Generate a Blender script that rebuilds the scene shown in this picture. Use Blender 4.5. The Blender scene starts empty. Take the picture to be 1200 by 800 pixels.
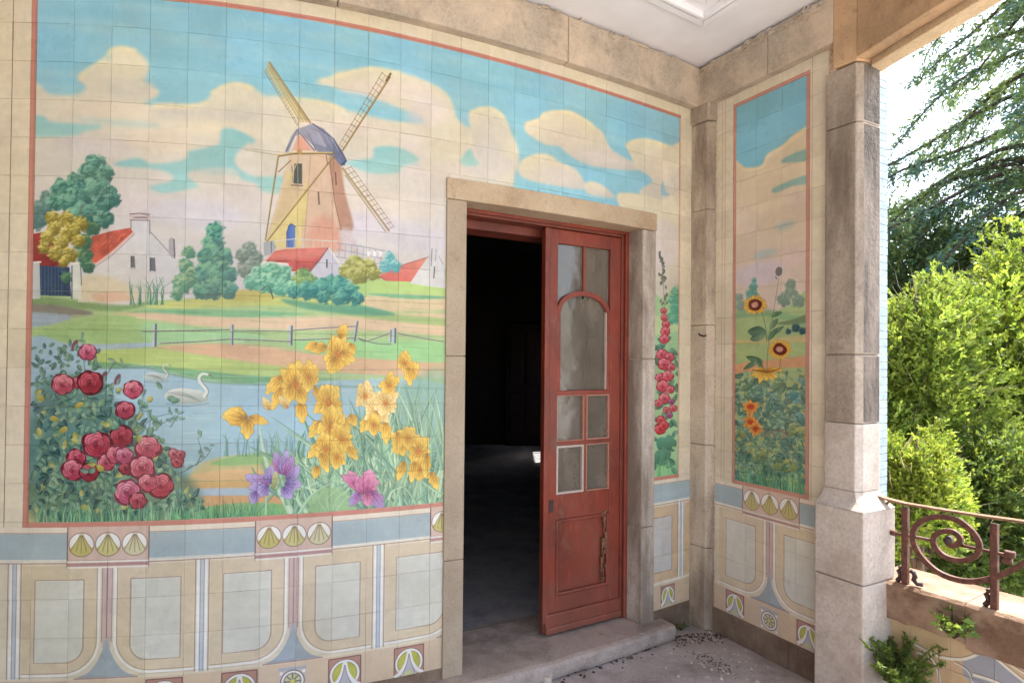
import bpy, bmesh, math, random
import numpy as np
from mathutils import Vector, Matrix
random.seed(7)

# ------------------------------------------------------------------ camera, world, sun, exposure
scene = bpy.context.scene
EYE = 1.525
FPX = 697.0                       # focal length in photo pixels (1200 px wide)
PITCH, ROLL, SHIFT = 8.0 / FPX, 0.009, 16.5
cam_data = bpy.data.cameras.new("camera")
cam_data.sensor_width = 36.0
cam_data.lens = 36.0 * FPX / 1200.0
cam_data.shift_y = SHIFT / 1200.0
cam_data.clip_start = 0.05
cam_data.clip_end = 2000.0
cam = bpy.data.objects.new("camera", cam_data)
scene.collection.objects.link(cam)
cr, sr, cp, sp = math.cos(ROLL), math.sin(ROLL), math.cos(PITCH), math.sin(PITCH)
CF = Vector((0, cp, sp))
U0 = Vector((0, -sp, cp))
R0 = Vector((1, 0, 0))
CR = R0 * cr + U0 * sr
CU = U0 * cr - R0 * sr
cam.matrix_world = Matrix(((CR.x, CU.x, -CF.x, 0), (CR.y, CU.y, -CF.y, 0), (CR.z, CU.z, -CF.z, EYE), (0, 0, 0, 1)))
scene.camera = cam

SUN_AZ = math.atan2(0.47, 0.88)     # compass direction towards the sun, from +x
SUN_EL = math.radians(58)
world = bpy.data.worlds.new("World")
scene.world = world
world.use_nodes = True
wn = world.node_tree
sky = wn.nodes.new("ShaderNodeTexSky")
sky.sky_type = 'NISHITA'
sky.sun_disc = False
sky.sun_elevation = SUN_EL
sky.sun_rotation = math.radians(90) - SUN_AZ
sky.air_density = 1.0
sky.dust_density = 3.0
sky.ozone_density = 1.0
wn.links.new(sky.outputs[0], wn.nodes["Background"].inputs[0])
wn.nodes["Background"].inputs[1].default_value = 0.15
sun_data = bpy.data.lights.new("sun", 'SUN')
sun_data.energy = 3.2
sun_data.angle = math.radians(0.5)
sun_data.color = (1.0, 0.95, 0.86)
sun = bpy.data.objects.new("sun", sun_data)
scene.collection.objects.link(sun)
sdir = Vector((math.cos(SUN_AZ) * math.cos(SUN_EL), math.sin(SUN_AZ) * math.cos(SUN_EL), math.sin(SUN_EL)))
sun.rotation_euler = sdir.to_track_quat('Z', 'Y').to_euler()
scene.view_settings.view_transform = 'Standard'
scene.view_settings.look = 'None'
scene.view_settings.exposure = 2.2
scene.view_settings.gamma = 1.0
scene.render.engine = 'CYCLES'
scene.cycles.max_bounces = 10
scene.cycles.diffuse_bounces = 6
scene.cycles.transparent_max_bounces = 16
# ------------------------------------------------------------------ measuring helpers (numbers read off the photograph)
def rays(px, py):
    px = np.asarray(px, float); py = np.asarray(py, float)
    a = (px - 600.0) / FPX
    b = (400.0 + SHIFT - py) / FPX
    return (CF.x + a * CR.x + b * CU.x, CF.y + a * CR.y + b * CU.y, CF.z + a * CR.z + b * CU.z)

# plan of the bowed house wall: a gentle convex curve, tabulated along u
_U = np.linspace(-420, 860, 2561)
_ARG = np.clip(_U, -60, None) / 950.0
_Zd = FPX / (300.6 * np.cos(_ARG))
_X = (_U - 600) / FPX * _Zd
_S = np.concatenate([[0], np.cumsum(np.hypot(np.diff(_X), np.diff(_Zd)))])
_S = _S - np.interp(0, _U, _S)
_RATIO = _X / _Zd

def wall_map(px, py):
    """photo pixel -> (s along the bowed wall, height z)"""
    dx, dy, dz = rays(px, py)
    ratio = dx / dy
    u = np.interp(ratio, _RATIO, _U)
    Y = np.interp(u, _U, _Zd)
    return np.interp(u, _U, _S), EYE + dz / dy * Y

def wall_pt(s, off=0.0):
    """point on the bowed wall at arc length s, off metres out of the wall towards the terrace"""
    x = np.interp(s, _S, _X); y = np.interp(s, _S, _Zd)
    e = 0.02
    tx = np.interp(s + e, _S, _X) - np.interp(s - e, _S, _X)
    ty = np.interp(s + e, _S, _Zd) - np.interp(s - e, _S, _Zd)
    l = math.hypot(tx, ty); tx /= l; ty /= l
    return Vector((x + ty * off, y - tx * off)), Vector((tx, ty)), Vector((ty, -tx))

# the straight side wall
RW0 = np.array([1.2357, 3.3127])
RWD = np.array([0.4828, -0.8757])
def side_map(px, py):
    dx, dy, dz = rays(px, py)
    det = dx * (-RWD[1]) - (-RWD[0]) * dy
    t = (RW0[0] * (-RWD[1]) + RWD[0] * RW0[1]) / det
    X = t * dx; Y = t * dy
    return (X - RW0[0]) * RWD[0] + (Y - RW0[1]) * RWD[1], EYE + dz * t
def side_pt(s, off=0.0):
    n = Vector((RWD[1], -RWD[0]))          # towards the terrace
    return Vector((RW0[0] + RWD[0] * s, RW0[1] + RWD[1] * s)) + n * off, Vector(RWD), n

def S_at(px, py=420):
    return float(wall_map(px, py)[0])
def W_at(px, py=420):
    return float(side_map(px, py)[0])

Z_FLOOR = 0.0
Z_MURAL0, Z_MURAL1 = EYE - .637, EYE + 1.433      # picture field
Z_TOP = EYE + 1.53
S_L, S_R = S_at(43, 100), S_at(795, 300)
T_L, T_R = W_at(862.5, 300), W_at(945, 300)
# ------------------------------------------------------------------ glaze painting: flat print of the tiles, drawn stroke by stroke
PPM = 540.0
prng = np.random.RandomState(11)

def fbm(h, w, cell, oct=4, sx=1.0, sy=1.0, seed=0):
    r = np.random.RandomState(seed)
    out = np.zeros((h, w), np.float32); amp = 1.0; tot = 0
    for o in range(oct):
        cx = max(2.0, cell * sx / 2 ** o); cy = max(2.0, cell * sy / 2 ** o)
        gw = int(w / cx) + 3; gh = int(h / cy) + 3
        g = r.rand(gh, gw).astype(np.float32)
        x = np.arange(w) / cx; y = np.arange(h) / cy
        xi = x.astype(int); yi = y.astype(int); fx = x - xi; fy = y - yi
        fx = (fx * fx * (3 - 2 * fx)).astype(np.float32); fy = (fy * fy * (3 - 2 * fy)).astype(np.float32)
        a = g[yi][:, xi] * (1 - fx) + g[yi][:, xi + 1] * fx
        b = g[yi + 1][:, xi] * (1 - fx) + g[yi + 1][:, xi + 1] * fx
        out += amp * (a * (1 - fy)[:, None] + b * fy[:, None]); tot += amp; amp *= 0.55
    return out / tot * 2 - 1

class Canvas:
    def __init__(self, s0, s1, z0, z1, mapper, col, ppm=PPM):
        self.s0, self.z1, self.z0, self.s1 = s0, z1, z0, s1
        self.ppm = ppm
        self.w = int((s1 - s0) * ppm); self.h = int((z1 - z0) * ppm)
        self.a = np.empty((self.h, self.w, 3), np.float32); self.a[:] = np.array(col, np.float32) / 255
        self.map = mapper
        self.n1 = fbm(self.h, self.w, 14, 3, seed=1); self.n2 = fbm(self.h, self.w, 90, 4, 3.0, 0.6, seed=2)
        self.clip = None
    def P(self, pts):
        pts = np.asarray(pts, float)
        s, z = self.map(pts[:, 0], pts[:, 1])
        return np.stack([(s - self.s0) * self.ppm, (self.z1 - z) * self.ppm], 1)
    def Q(self, pts):
        pts = np.asarray(pts, float)
        return np.stack([(pts[:, 0] - self.s0) * self.ppm, (self.z1 - pts[:, 1]) * self.ppm], 1)
    def mask(self, p, soft=0):
        pad = int(soft * 2) + 2
        x0 = max(0, int(p[:, 0].min()) - pad); x1 = min(self.w, int(p[:, 0].max()) + pad + 1)
        y0 = max(0, int(p[:, 1].min()) - pad); y1 = min(self.h, int(p[:, 1].max()) + pad + 1)
        if self.clip is not None:
            cx0, cy0, cx1, cy1 = self.clip
            x0 = max(x0, cx0); x1 = min(x1, cx1); y0 = max(y0, cy0); y1 = min(y1, cy1)
        if x1 <= x0 or y1 <= y0: return None
        W = x1 - x0; H = y1 - y0; SS = 2
        acc = np.zeros((H * SS, W), np.float32)
        ys = (np.arange(H * SS) + .5) / SS + y0
        cols = np.arange(W) + x0 + 1.0
        q = np.roll(p, -1, 0)
        for (ax, ay), (bx, by) in zip(p, q):
            if ay == by: continue
            lo, hi, sg = (ay, by, 1.0) if ay < by else (by, ay, -1.0)
            i0 = max(0, int(math.ceil((lo - y0) * SS - .5))); i1 = min(H * SS, int(math.ceil((hi - y0) * SS - .5)))
            if i1 <= i0: continue
            xi = ax + (ys[i0:i1] - ay) * (bx - ax) / (by - ay)
            acc[i0:i1] += sg * np.clip(cols[None, :] - xi[:, None], 0, 1)
        m = np.clip(np.abs(acc), 0, 1).reshape(H, SS, W).mean(1)
        if soft >= 1:
            r = int(round(soft))
            for _ in range(2):
                for ax in (0, 1):
                    c = np.cumsum(np.pad(m, [(r + 1, r) if k == ax else (0, 0) for k in (0, 1)], mode='edge'), axis=ax)
                    n = m.shape[ax]
                    m = (np.take(c, range(2 * r + 1, 2 * r + 1 + n), axis=ax) - np.take(c, range(0, n), axis=ax)) / (2 * r + 1)
        return x0, y0, x1, y1, m
    def fillc(self, p, col, alpha=1.0, soft=0, col2=None, ang=90, noise=0.03, band=0.0):
        r = self.mask(p, soft)
        if r is None: return
        x0, y0, x1, y1, m = r
        c = np.array(col, np.float32) / 255
        if col2 is not None:
            c2 = np.array(col2, np.float32) / 255
            ca, sa = math.cos(math.radians(ang)), math.sin(math.radians(ang))
            pr = p[:, 0] * ca + p[:, 1] * sa; lo, hi = pr.min(), pr.max()
            t = (np.arange(x0, x1)[None, :] * ca + np.arange(y0, y1)[:, None] * sa - lo) / max(hi - lo, 1e-3)
            t = np.clip(t, 0, 1)[..., None].astype(np.float32)
            c = c * (1 - t) + c2 * t
        nz = 1 + noise * self.n1[y0:y1, x0:x1, None] * 1.1 + band * self.n2[y0:y1, x0:x1, None] * 1.3
        mm = (m * alpha)[..., None].astype(np.float32)
        self.a[y0:y1, x0:x1] = self.a[y0:y1, x0:x1] * (1 - mm) + np.clip(c * nz, 0, 1) * mm
    def fill(self, pts, col, smooth=True, **k):
        if smooth: pts = spline(pts)
        self.fillc(self.P(pts), col, **k)
    def rect(self, s0, z0, s1, z1, col, **k):
        self.fillc(self.Q([(s0, z0), (s1, z0), (s1, z1), (s0, z1)]), col, **k)
    def line(self, pts, w, col, w2=None, q=False, smooth=False, **k):
        """tapered stroke; pts in photo px (or wall metres if q), width in canvas px"""
        if smooth: pts = spline(pts, closed=False)
        p = self.Q(pts) if q else self.P(pts)
        n = len(p); w2 = w if w2 is None else w2
        d = np.gradient(p, axis=0); l = np.hypot(d[:, 0], d[:, 1]) + 1e-6
        nrm = np.stack([-d[:, 1] / l, d[:, 0] / l], 1)
        ww = np.linspace(w, w2, n)[:, None] / 2
        self.fillc(np.concatenate([p + nrm * ww, (p - nrm * ww)[::-1]]), col, **k)

def spline(pts, n=5, closed=True):
    P = np.asarray(pts, float); m = len(P)
    if m < 3: return P
    out = []
    for i in range(m if closed else m - 1):
        if closed: a, b, c, d = P[i - 1], P[i], P[(i + 1) % m], P[(i + 2) % m]
        else: a, b, c, d = P[max(i - 1, 0)], P[i], P[i + 1], P[min(i + 2, m - 1)]
        for j in range(n):
            t = j / n
            out.append(.5 * (2 * b + (c - a) * t + (2 * a - 5 * b + 4 * c - d) * t * t + (3 * b - 3 * c + d - a) * t ** 3))
    if not closed: out.append(P[-1])
    return np.array(out)

def U(a, b): return a + (b - a) * prng.rand()
def mix(a, b, t): return tuple(x + (y - x) * t for x, y in zip(a, b))
def jit(c, k=10):
    d = U(-k, k); return tuple(min(255, max(0, x + d + U(-k / 3, k / 3))) for x in c)

def ell(cx, cy, rx, ry, ang=0, n=14, wob=0.0):
    t = np.arange(n) / n * 2 * math.pi; r = 1 + wob * (prng.rand(n) - .5) * 2
    c, s = math.cos(math.radians(ang)), math.sin(math.radians(ang))
    x = rx * np.cos(t) * r; y = ry * np.sin(t) * r
    return np.stack([cx + x * c - y * s, cy + x * s + y * c], 1)

def petal(cx, cy, L, W, ang, ruff=0.08, n=16):
    """teardrop from base (cx,cy) outwards along ang (deg, 0=right, -90=up)"""
    t = np.linspace(0, 1, n); w = W * np.sin(np.pi * t ** .8) ** .75 * (1 + ruff * np.sin(t * 19 + U(0, 6)))
    x = np.concatenate([L * t, (L * t)[::-1][1:-1]]); y = np.concatenate([w, -w[::-1][1:-1]]) * .5
    c, s = math.cos(math.radians(ang)), math.sin(math.radians(ang))
    return np.stack([cx + x * c - y * s, cy + x * s + y * c], 1)

def leaf(C, x, y, L, W, ang, col, vein=True, al=1.0):
    p = petal(x, y, L, W, ang, 0)
    C.fillc(C.P(p), mix(col, (235, 240, 215), .22), col2=mix(col, (20, 50, 50), .3), ang=ang + 70, alpha=al, noise=.05)
    if vein and L > 5:
        c, s = math.cos(math.radians(ang)), math.sin(math.radians(ang))
        C.line([(x, y), (x + L * .9 * c, y + L * .9 * s)], 1.3, mix(col, (225, 235, 200), .5), w2=.5, alpha=.7)
        C.line(np.concatenate([petal(x, y, L, W, ang, 0)[:15]]), 1.2, mix(col, (15, 45, 50), .55), alpha=.5)

def clump(C, blobs, dark, mid, light, n=9, dens=1.0, sp=.34):
    """tree crown painted in dabs: blobs = (x, y, r)"""
    for x, y, r in blobs:
        C.fill(ell(x, y, r, r * .92, U(0, 90), 20, .2), mix(mid, dark, .35), soft=1, col2=dark, ang=60, noise=.06)
    for x, y, r in sorted(blobs, key=lambda b: b[1]):
        for k in range(int(n * 3.2 * dens * max(1, r / 7))):
            a = U(0, 6.283); q = r * math.sqrt(U(0, 1.1)); xx = x + q * math.cos(a); yy = y + q * math.sin(a)
            lit = (-(xx - x) * .6 - (yy - y)) / r + U(-.35, .35)
            c = mix(mid, light, min(1, .2 + lit)) if lit > -.1 else mix(mid, dark, min(1, -lit * 1.2))
            rr = max(.9, r * U(.07, .22))
            C.fill(ell(xx, yy, rr * 1.5, rr * .7, U(-60, 10), 7, .2), jit(c, 5), alpha=.62)

def grass(C, x0, x1, ybase, h, n, cols, w=2.2, lean=6, yfun=None):
    for k in range(n):
        x = U(x0, x1); y = (yfun(x) if yfun else ybase) + U(-2, 4); hh = h * U(.4, 1.1); l = U(-lean, lean)
        C.line([(x, y), (x + l * .3, y - hh * .55), (x + l, y - hh)], w, jit(cols[int(U(0, len(cols) - .01))], 12), w2=.4, smooth=True, alpha=.9)

def rose(C, cx, cy, r, dark, mid, light, tilt=0, open_=1.0):
    C.fill(ell(cx, cy, r, r * .92, 0, 15, .09), dark, noise=.05)
    for rad, cnt, pr in ((.55, 6, .62), (.42, 5, .5), (.26, 4, .38), (.12, 3, .26)):
        off = U(0, 360)
        for k in range(cnt):
            a = math.radians(off + k * 360 / cnt + U(-12, 12))
            px, py = cx + rad * r * math.cos(a), cy + rad * r * math.sin(a) * .9
            lit = .5 - .5 * math.sin(a) * 1 + U(-.2, .2) + (.15 if px < cx else -.1)
            c = mix(mid, light, max(0, min(1, lit))); c2 = mix(dark, mid, .4)
            e = ell(px, py, pr * r * .62, pr * r * .52, math.degrees(a) + 90, 12, .1)
            C.fill(e, c, col2=c2, ang=math.degrees(a) + 180, noise=.05)
            arc = e_arc(px, py, pr * r * .6, pr * r * .5, math.degrees(a) + 90, -170, -10)
            C.line(arc, 1.6, mix(light, (255, 235, 235), .35), alpha=.6 * max(.3, lit))
            C.line(e_arc(px, py, pr * r * .66, pr * r * .56, math.degrees(a) + 90, -160, -20), 1.2, mix(dark, (40, 0, 15), .4), alpha=.5)
    for k in range(3):
        C.line(e_arc(cx, cy, r * (.08 + .09 * k), r * (.07 + .08 * k), U(0, 90), 0, 230), 1.3, mix(dark, (60, 0, 20), .4), alpha=.7)

def e_arc(cx, cy, rx, ry, ang, a0, a1, n=9):
    t = np.radians(np.linspace(a0, a1, n)); c, s = math.cos(math.radians(ang)), math.sin(math.radians(ang))
    x = rx * np.cos(t); y = ry * np.sin(t)
    return np.stack([cx + x * c - y * s, cy + x * s + y * c], 1)

YEL = dict(d=(150, 100, 35), m=(214, 156, 48), l=(246, 208, 98), o=(120, 78, 30))
PALE = dict(d=(165, 115, 60), m=(225, 180, 100), l=(242, 218, 150), o=(135, 90, 50))
def bpetal(C, x, y, L, W, ang, P):
    ang += U(-9, 9); L *= U(.85, 1.12); p = petal(x, y, L, W, ang, .16, 18)
    C.fillc(C.P(p), P['m'], col2=P['l'], ang=ang + 40, noise=.08)
    C.line(np.vstack([p, p[:1]]), 1.2, P['o'], alpha=.32)
    q = petal(x, y, L * U(.5, .72), W * .62, ang + U(-8, 8), .2, 12)
    C.fillc(C.P(q), P['d'], col2=P['m'], ang=ang, alpha=.42, noise=.1)
    for k in range(7):
        f = (k - 3) / 7.0
        c, s = math.cos(math.radians(ang)), math.sin(math.radians(ang))
        pts = [(x + L * t * c - f * W * math.sin(math.pi * t) * s, y + L * t * s + f * W * math.sin(math.pi * t) * c) for t in (.08, .3, .55, U(.7, .9))]
        C.line(pts, 1.5, P['d'] if k % 2 else P['l'], w2=.4, alpha=.5)
    # shadow at the throat
    C.fill(ell(x + L * .12 * math.cos(math.radians(ang)), y + L * .12 * math.sin(math.radians(ang)), W * .22, W * .16, ang, 8), P['d'], alpha=.5, soft=1)
def iris(C, cx, cy, sc, P, rot=0):
    for a, L, W in ((172, .75, .55), (8, .75, .55), (140, .95, .62), (42, .95, .62), (90, 1.05, .85)):
        bpetal(C, cx, cy, L * sc, W * sc, a + rot, P)
    for a, L, W in ((-128, .95, .7), (-54, .95, .7), (-106, 1.1, .7), (-72, 1.1, .7), (-90, .95, .6)):
        bpetal(C, cx, cy + sc * .05, L * sc, W * sc, a + rot, P)
    C.fill(ell(cx, cy + sc * .12, sc * .14, sc * .2, rot, 9), (225, 130, 50), soft=1, alpha=.8)
    C.line([(cx - sc * .1, cy), (cx, cy + sc * .25), (cx + sc * .12, cy)], 1.6, P['o'], alpha=.6)

def brushed(C):
    """uneven glaze: pooled washes and streaks of the brush over the whole print"""
    h, w = C.h, C.w
    a = fbm(h, w, 9, 3, 4.0, .8, seed=31); b = fbm(h, w, 7, 3, .9, 2.6, seed=32); c = fbm(h, w, 70, 4, seed=33); d = fbm(h, w, 160, 3, seed=34)
    sel = (c > 0)[..., None]
    C.a *= 1 + .022 * np.where(sel, a[..., None], b[..., None]) + .035 * c[..., None]
    C.a += d[..., None] * np.array([.022, .012, -.02], np.float32)
    C.a = C.a + (np.clip(C.a, 0, 1).mean(-1, keepdims=True) - C.a) * (.07 + .05 * d[..., None])
    return C

CREAM = (224, 209, 184)
def paint_mural():
    C = Canvas(S_at(-40), S_at(822), 0.10, Z_TOP + .03, wall_map, CREAM)
    Lx, Rx = (S_L - C.s0) * C.ppm, (S_R - C.s0) * C.ppm
    Ty, By = (C.z1 - Z_MURAL1) * C.ppm, (C.z1 - Z_MURAL0) * C.ppm
    C.rect(C.s0, C.z0, C.s1, C.z1, CREAM, band=.015)
    C.clip = (int(Lx), int(Ty), int(Rx), int(By))
    # sky
    C.rect(S_L, Z_MURAL0, S_R, Z_MURAL1, (138, 194, 218), col2=(140, 198, 208), ang=90, noise=.015, band=.035)
    yy = np.arange(C.h)[:, None]
    for k in range(120):      # loose brush strokes in the blue
        x = U(45, 790); y = U(0, 190); l = U(20, 70)
        C.fill(ell(x, y, l, U(2, 6), 4 + x * .012, 12, .1), mix((118, 186, 208), (180, 212, 214), U(0, 1)), alpha=.3, soft=4)
    CT, CB = (221, 212, 187), (200, 194, 190)
    field = [(30, 113), (60, 111), (85, 112), (97, 108), (101, 102), (93, 95), (92, 88), (105, 82), (114, 75), (122, 70), (129, 69), (130, 59), (140, 55.5), (155, 57), (167, 65),
             (175, 76), (173, 88), (168, 96), (179, 101), (187, 108), (184, 114), (169, 121), (180, 123), (200, 121), (222, 124), (240, 120), (250, 107), (262, 101), (275, 98), (290, 99), (301, 106),
             (310, 112), (327, 113), (345, 118), (370, 118), (390, 122), (405, 129), (420, 133), (436, 137), (455, 141), (493, 145), (496, 141), (488, 134), (470, 128), (455, 122), (440, 117),
             (425, 110), (405, 107), (388, 102), (371, 98), (374, 94), (390, 92), (392, 86), (410, 84), (425, 81), (437, 80), (455, 83), (480, 88), (500, 96), (515, 103), (525, 112),
             (531, 125), (535, 138), (545, 148), (551, 150), (549, 141), (550, 131), (562, 127), (575, 127), (587, 133), (594, 143), (598, 155), (604, 166), (608, 180), (607, 195), (602, 215), (602, 300), (602, 360), (30, 360)]
    C.fill(field, CT, soft=4, col2=(204, 196, 204), ang=90, noise=.02, band=.03)
    # inner modelling of the cloud banks: pink-lilac undersides, warm rims
    for x, y, rx, ry, c, a in ((150, 105, 30, 14, CB, .6), (130, 130, 60, 10, (226, 208, 190), .6), (110, 170, 50, 12, (208, 196, 196), .6), (235, 135, 60, 9, CB, .6), (300, 135, 40, 10, CB, .5),
                         (400, 150, 60, 9, (224, 204, 200), .6), (455, 105, 60, 9, (224, 206, 200), .7), (500, 130, 25, 18, (220, 204, 208), .6), (190, 165, 40, 14, (222, 200, 180), .5), (290, 235, 60, 14, (214, 200, 200), .6),
                         (230, 250, 60, 16, (206, 200, 216), .7), (440, 240, 70, 22, (222, 206, 190), .6), (480, 180, 20, 30, (214, 202, 210), .5), (420, 262, 60, 14, (208, 198, 212), .7), (490, 280, 40, 16, (206, 198, 210), .7),
                         (575, 160, 22, 22, CB, .6), (570, 190, 30, 20, (206, 198, 204), .6), (150, 235, 40, 14, (216, 202, 200), .6), (250, 150, 50, 8, (230, 214, 186), .6), (520, 210, 30, 20, (214, 200, 196), .6)):
        C.fill(ell(x, y, rx, ry, 4, 14, .12), c, alpha=a, soft=9, noise=.02)
    for pts in ([(376, 95), (392, 91), (411, 85), (437, 81), (470, 86)], [(95, 95), (101, 84), (122, 71), (131, 60), (142, 57), (160, 60)], [(248, 110), (262, 102), (278, 99), (298, 105)], [(551, 134), (563, 128), (577, 128), (591, 139)],
                [(180, 124), (222, 125), (243, 120)], [(330, 115), (370, 119), (403, 129)]):
        C.line(pts, 8, (240, 222, 176), smooth=True, soft=3, alpha=.7)
    # right-hand clouds
    clouds = [
        [(614, 148), (617, 143), (631, 139), (637, 133), (650, 130), (668, 131), (682, 138), (695, 147), (706, 156), (710, 165), (716, 175), (731, 185), (746, 192), (749, 198), (735, 200), (700, 196), (680, 190), (664, 180), (655, 172), (640, 170), (625, 162), (616, 155)],
        [(732, 170), (740, 165), (755, 163), (770, 166), (785, 171), (800, 173), (800, 250), (766, 236), (748, 226), (760, 216), (765, 211), (750, 200), (744, 197), (740, 186), (736, 178)],
        [(608, 192), (620, 183), (635, 180), (646, 183), (655, 190), (672, 197), (681, 207), (685, 215), (684, 222), (650, 218), (612, 208)],
        [(684, 216), (695, 213), (708, 219), (717, 227), (720, 232), (690, 228)],
        [(722, 230), (735, 226), (755, 229), (775, 234), (800, 236), (800, 380), (750, 380), (730, 260)]]
    for c in clouds:
        C.fill(c, (228, 215, 186), soft=3, col2=(203, 195, 190), ang=80, noise=.02, band=.03)
    C.line([(616, 147), (632, 140), (639, 133), (668, 132), (694, 147)], 7, (244, 226, 180), smooth=True, soft=3, alpha=.7)
    C.line([(735, 171), (742, 166), (757, 164), (784, 172)], 7, (244, 224, 178), smooth=True, soft=3, alpha=.7)
    for x, y, rx, ry, c in ((665, 160, 26, 12, (216, 200, 186)), (700, 183, 26, 7, (214, 200, 200)), (775, 195, 14, 20, (222, 204, 186)), (775, 290, 20, 30, (214, 200, 206)), (650, 203, 24, 8, (212, 198, 194))):
        C.fill(ell(x, y, rx, ry, 12, 14, .12), c, alpha=.6, soft=7, noise=.02)
    C.fill([(774, 228), (776, 212), (780, 224), (784, 229)], (140, 184, 196), soft=1, alpha=.8)
    # blue holes in the cloud field
    holes = [[(36, 137), (52, 137), (60, 143), (85, 145), (119, 147), (114, 152), (98, 155), (88, 159), (36, 159)],
             [(260, 152), (277, 152), (300, 165), (288, 170), (275, 185), (281, 198), (300, 207), (336, 208), (331, 226), (308, 224), (300, 215), (283, 210), (275, 199), (250, 197), (225, 200), (220, 207), (233, 218), (225, 221), (200, 226), (185, 225), (176, 219), (200, 213), (202, 205), (180, 198), (150, 196), (133, 193), (150, 187), (165, 186), (177, 192), (205, 190), (220, 185), (221, 178), (240, 174), (257, 168)],
             [(404, 190), (425, 187), (437, 185), (440, 173), (467, 173), (490, 185), (487, 190), (472, 195), (465, 203), (435, 203), (415, 196)],
             [(539, 190), (550, 175), (556, 186), (561, 192), (550, 195)]]
    for c in holes:
        C.fill(c, (140, 196, 204), soft=3, col2=(158, 202, 198), ang=80, noise=.02, band=.04)
    for x, y, rx in ((140, 62 + 82, 50), (250, 200, 40), (470, 190, 20)):
        C.fill(ell(x, y, rx, 4, 5, 12, .1), (150, 196, 204), alpha=.4, soft=4)
    # land
    C.fill([(30, 352), (130, 360), (180, 352), (250, 348), (300, 343), (360, 338), (430, 330), (530, 326), (530, 620), (30, 620)], (168, 192, 134), soft=1, noise=.03, band=.05)
    def band(pts, c, soft=2, al=.9, **k): C.fill(pts, c, soft=soft, alpha=al, noise=.03, band=.05, **k)
    band([(30, 356), (90, 361), (140, 364), (170, 358), (175, 352), (150, 357), (100, 353), (40, 347)], (120, 150, 100))
    band([(30, 356), (70, 358), (110, 366), (85, 371), (30, 366)], (128, 118, 116))
    band([(30, 366), (85, 370), (60, 380), (30, 382)], (156, 170, 196), 1)
    band([(175, 357), (220, 351), (300, 343), (330, 348), (430, 354), (400, 360), (300, 358), (200, 362)], (196, 196, 108))
    band([(270, 343), (295, 338), (318, 345), (318, 352), (270, 352)], (190, 176, 92))
    band([(150, 366), (200, 362), (300, 364), (360, 368), (300, 372), (200, 369)], (112, 172, 128))
    band([(128, 368), (180, 366), (230, 370), (300, 372), (400, 370), (530, 368), (530, 392), (450, 388), (300, 385), (240, 382), (190, 376)], (222, 184, 156))
    band([(425, 348), (530, 345), (530, 362), (450, 364)], (214, 186, 152))
    band([(400, 332), (470, 327), (530, 330), (530, 346), (480, 344), (420, 342)], (176, 204, 120))
    band([(430, 344), (500, 346), (530, 349), (480, 350)], (100, 168, 128), 1)
    band([(400, 362), (460, 368), (530, 374), (530, 382), (460, 376), (410, 370)], (150, 178, 110))
    band([(36, 390), (90, 377), (140, 368), (175, 376), (230, 384), (300, 388), (260, 402), (160, 404), (60, 400), (36, 402)], (158, 190, 124))
    band([(170, 378), (230, 384), (300, 390), (300, 402), (180, 402)], (158, 202, 150))
    band([(30, 400), (110, 403), (185, 401), (165, 408), (110, 410), (36, 408)], (160, 178, 208), 1)
    band([(180, 407), (240, 402), (300, 404), (370, 414), (440, 420), (530, 424), (530, 442), (430, 438), (350, 432), (290, 424), (230, 415)], (220, 168, 136))
    band([(340, 400), (400, 398), (530, 402), (530, 424), (440, 420), (370, 413)], (152, 204, 138))
    band([(105, 412), (180, 408), (230, 415), (290, 424), (350, 433), (310, 440), (240, 434), (170, 426), (110, 425)], (178, 196, 110))
    band([(110, 424), (170, 427), (240, 434), (310, 441), (400, 444), (320, 450), (240, 444), (190, 434), (110, 429)], (104, 160, 112), 1)
    for k in range(260):     # brushed grass tones
        x = U(44, 515); y = U(345, 445); l = U(10, 40)
        c = C.P([(x, y)])[0]; ix, iy = int(min(max(c[0], 0), C.w - 1)), int(min(max(c[1], 0), C.h - 1)); b = C.a[iy, ix] * 255
        C.line([(x - l, y - 1), (x, y + U(-1, 1)), (x + l, y + U(0, 2))], U(1, 4), mix(tuple(b), (90, 140, 80) if k % 2 else (235, 235, 180), U(.15, .45)), w2=.5, alpha=.6, soft=1)
    # lake
    lake = [(30, 404), (90, 408), (110, 414), (108, 430), (170, 429), (205, 438), (250, 447), (310, 449), (530, 452), (530, 560), (330, 540), (300, 533), (255, 538), (225, 555), (200, 568), (30, 572)]
    C.fill(lake, (160, 188, 206), soft=2, col2=(150, 184, 196), ang=90, noise=.02, band=.05)
    for k in range(330):
        x = U(44, 520); y = U(410, 560); l = U(6, 36)
        if x > 110 and y < 432: continue
        C.line([(x - l, y), (x, y + U(-.5, .5)), (x + l, y)], U(1, 3.2), mix((120, 158, 190), (205, 218, 214), U(0, 1)), w2=.5, alpha=.45)
    C.line([(112, 431), (170, 430), (205, 439), (250, 448), (310, 450), (520, 455)], 4, (96, 140, 110), alpha=.6, soft=1)
    band([(200, 568), (240, 540), (300, 531), (360, 536), (420, 560), (420, 615), (30, 615), (30, 570), (100, 566)], (198, 182, 128), 2)
    band([(225, 556), (270, 549), (330, 552), (330, 560), (240, 562)], (222, 178, 128), 1)
    band([(215, 565), (300, 563), (350, 566), (340, 572), (230, 574)], (214, 170, 110), 1)
    band([(200, 574), (260, 571), (330, 572), (330, 578), (210, 581)], (168, 190, 218), 1)
    band([(200, 582), (300, 580), (360, 584), (340, 593), (220, 594)], (216, 160, 112), 1)
    band([(240, 594), (300, 588), (350, 592), (400, 600), (400, 615), (200, 615)], (120, 176, 112), 1)
    band([(250, 540), (300, 530), (345, 534), (330, 541), (260, 545)], (140, 184, 116), 1)
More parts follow.
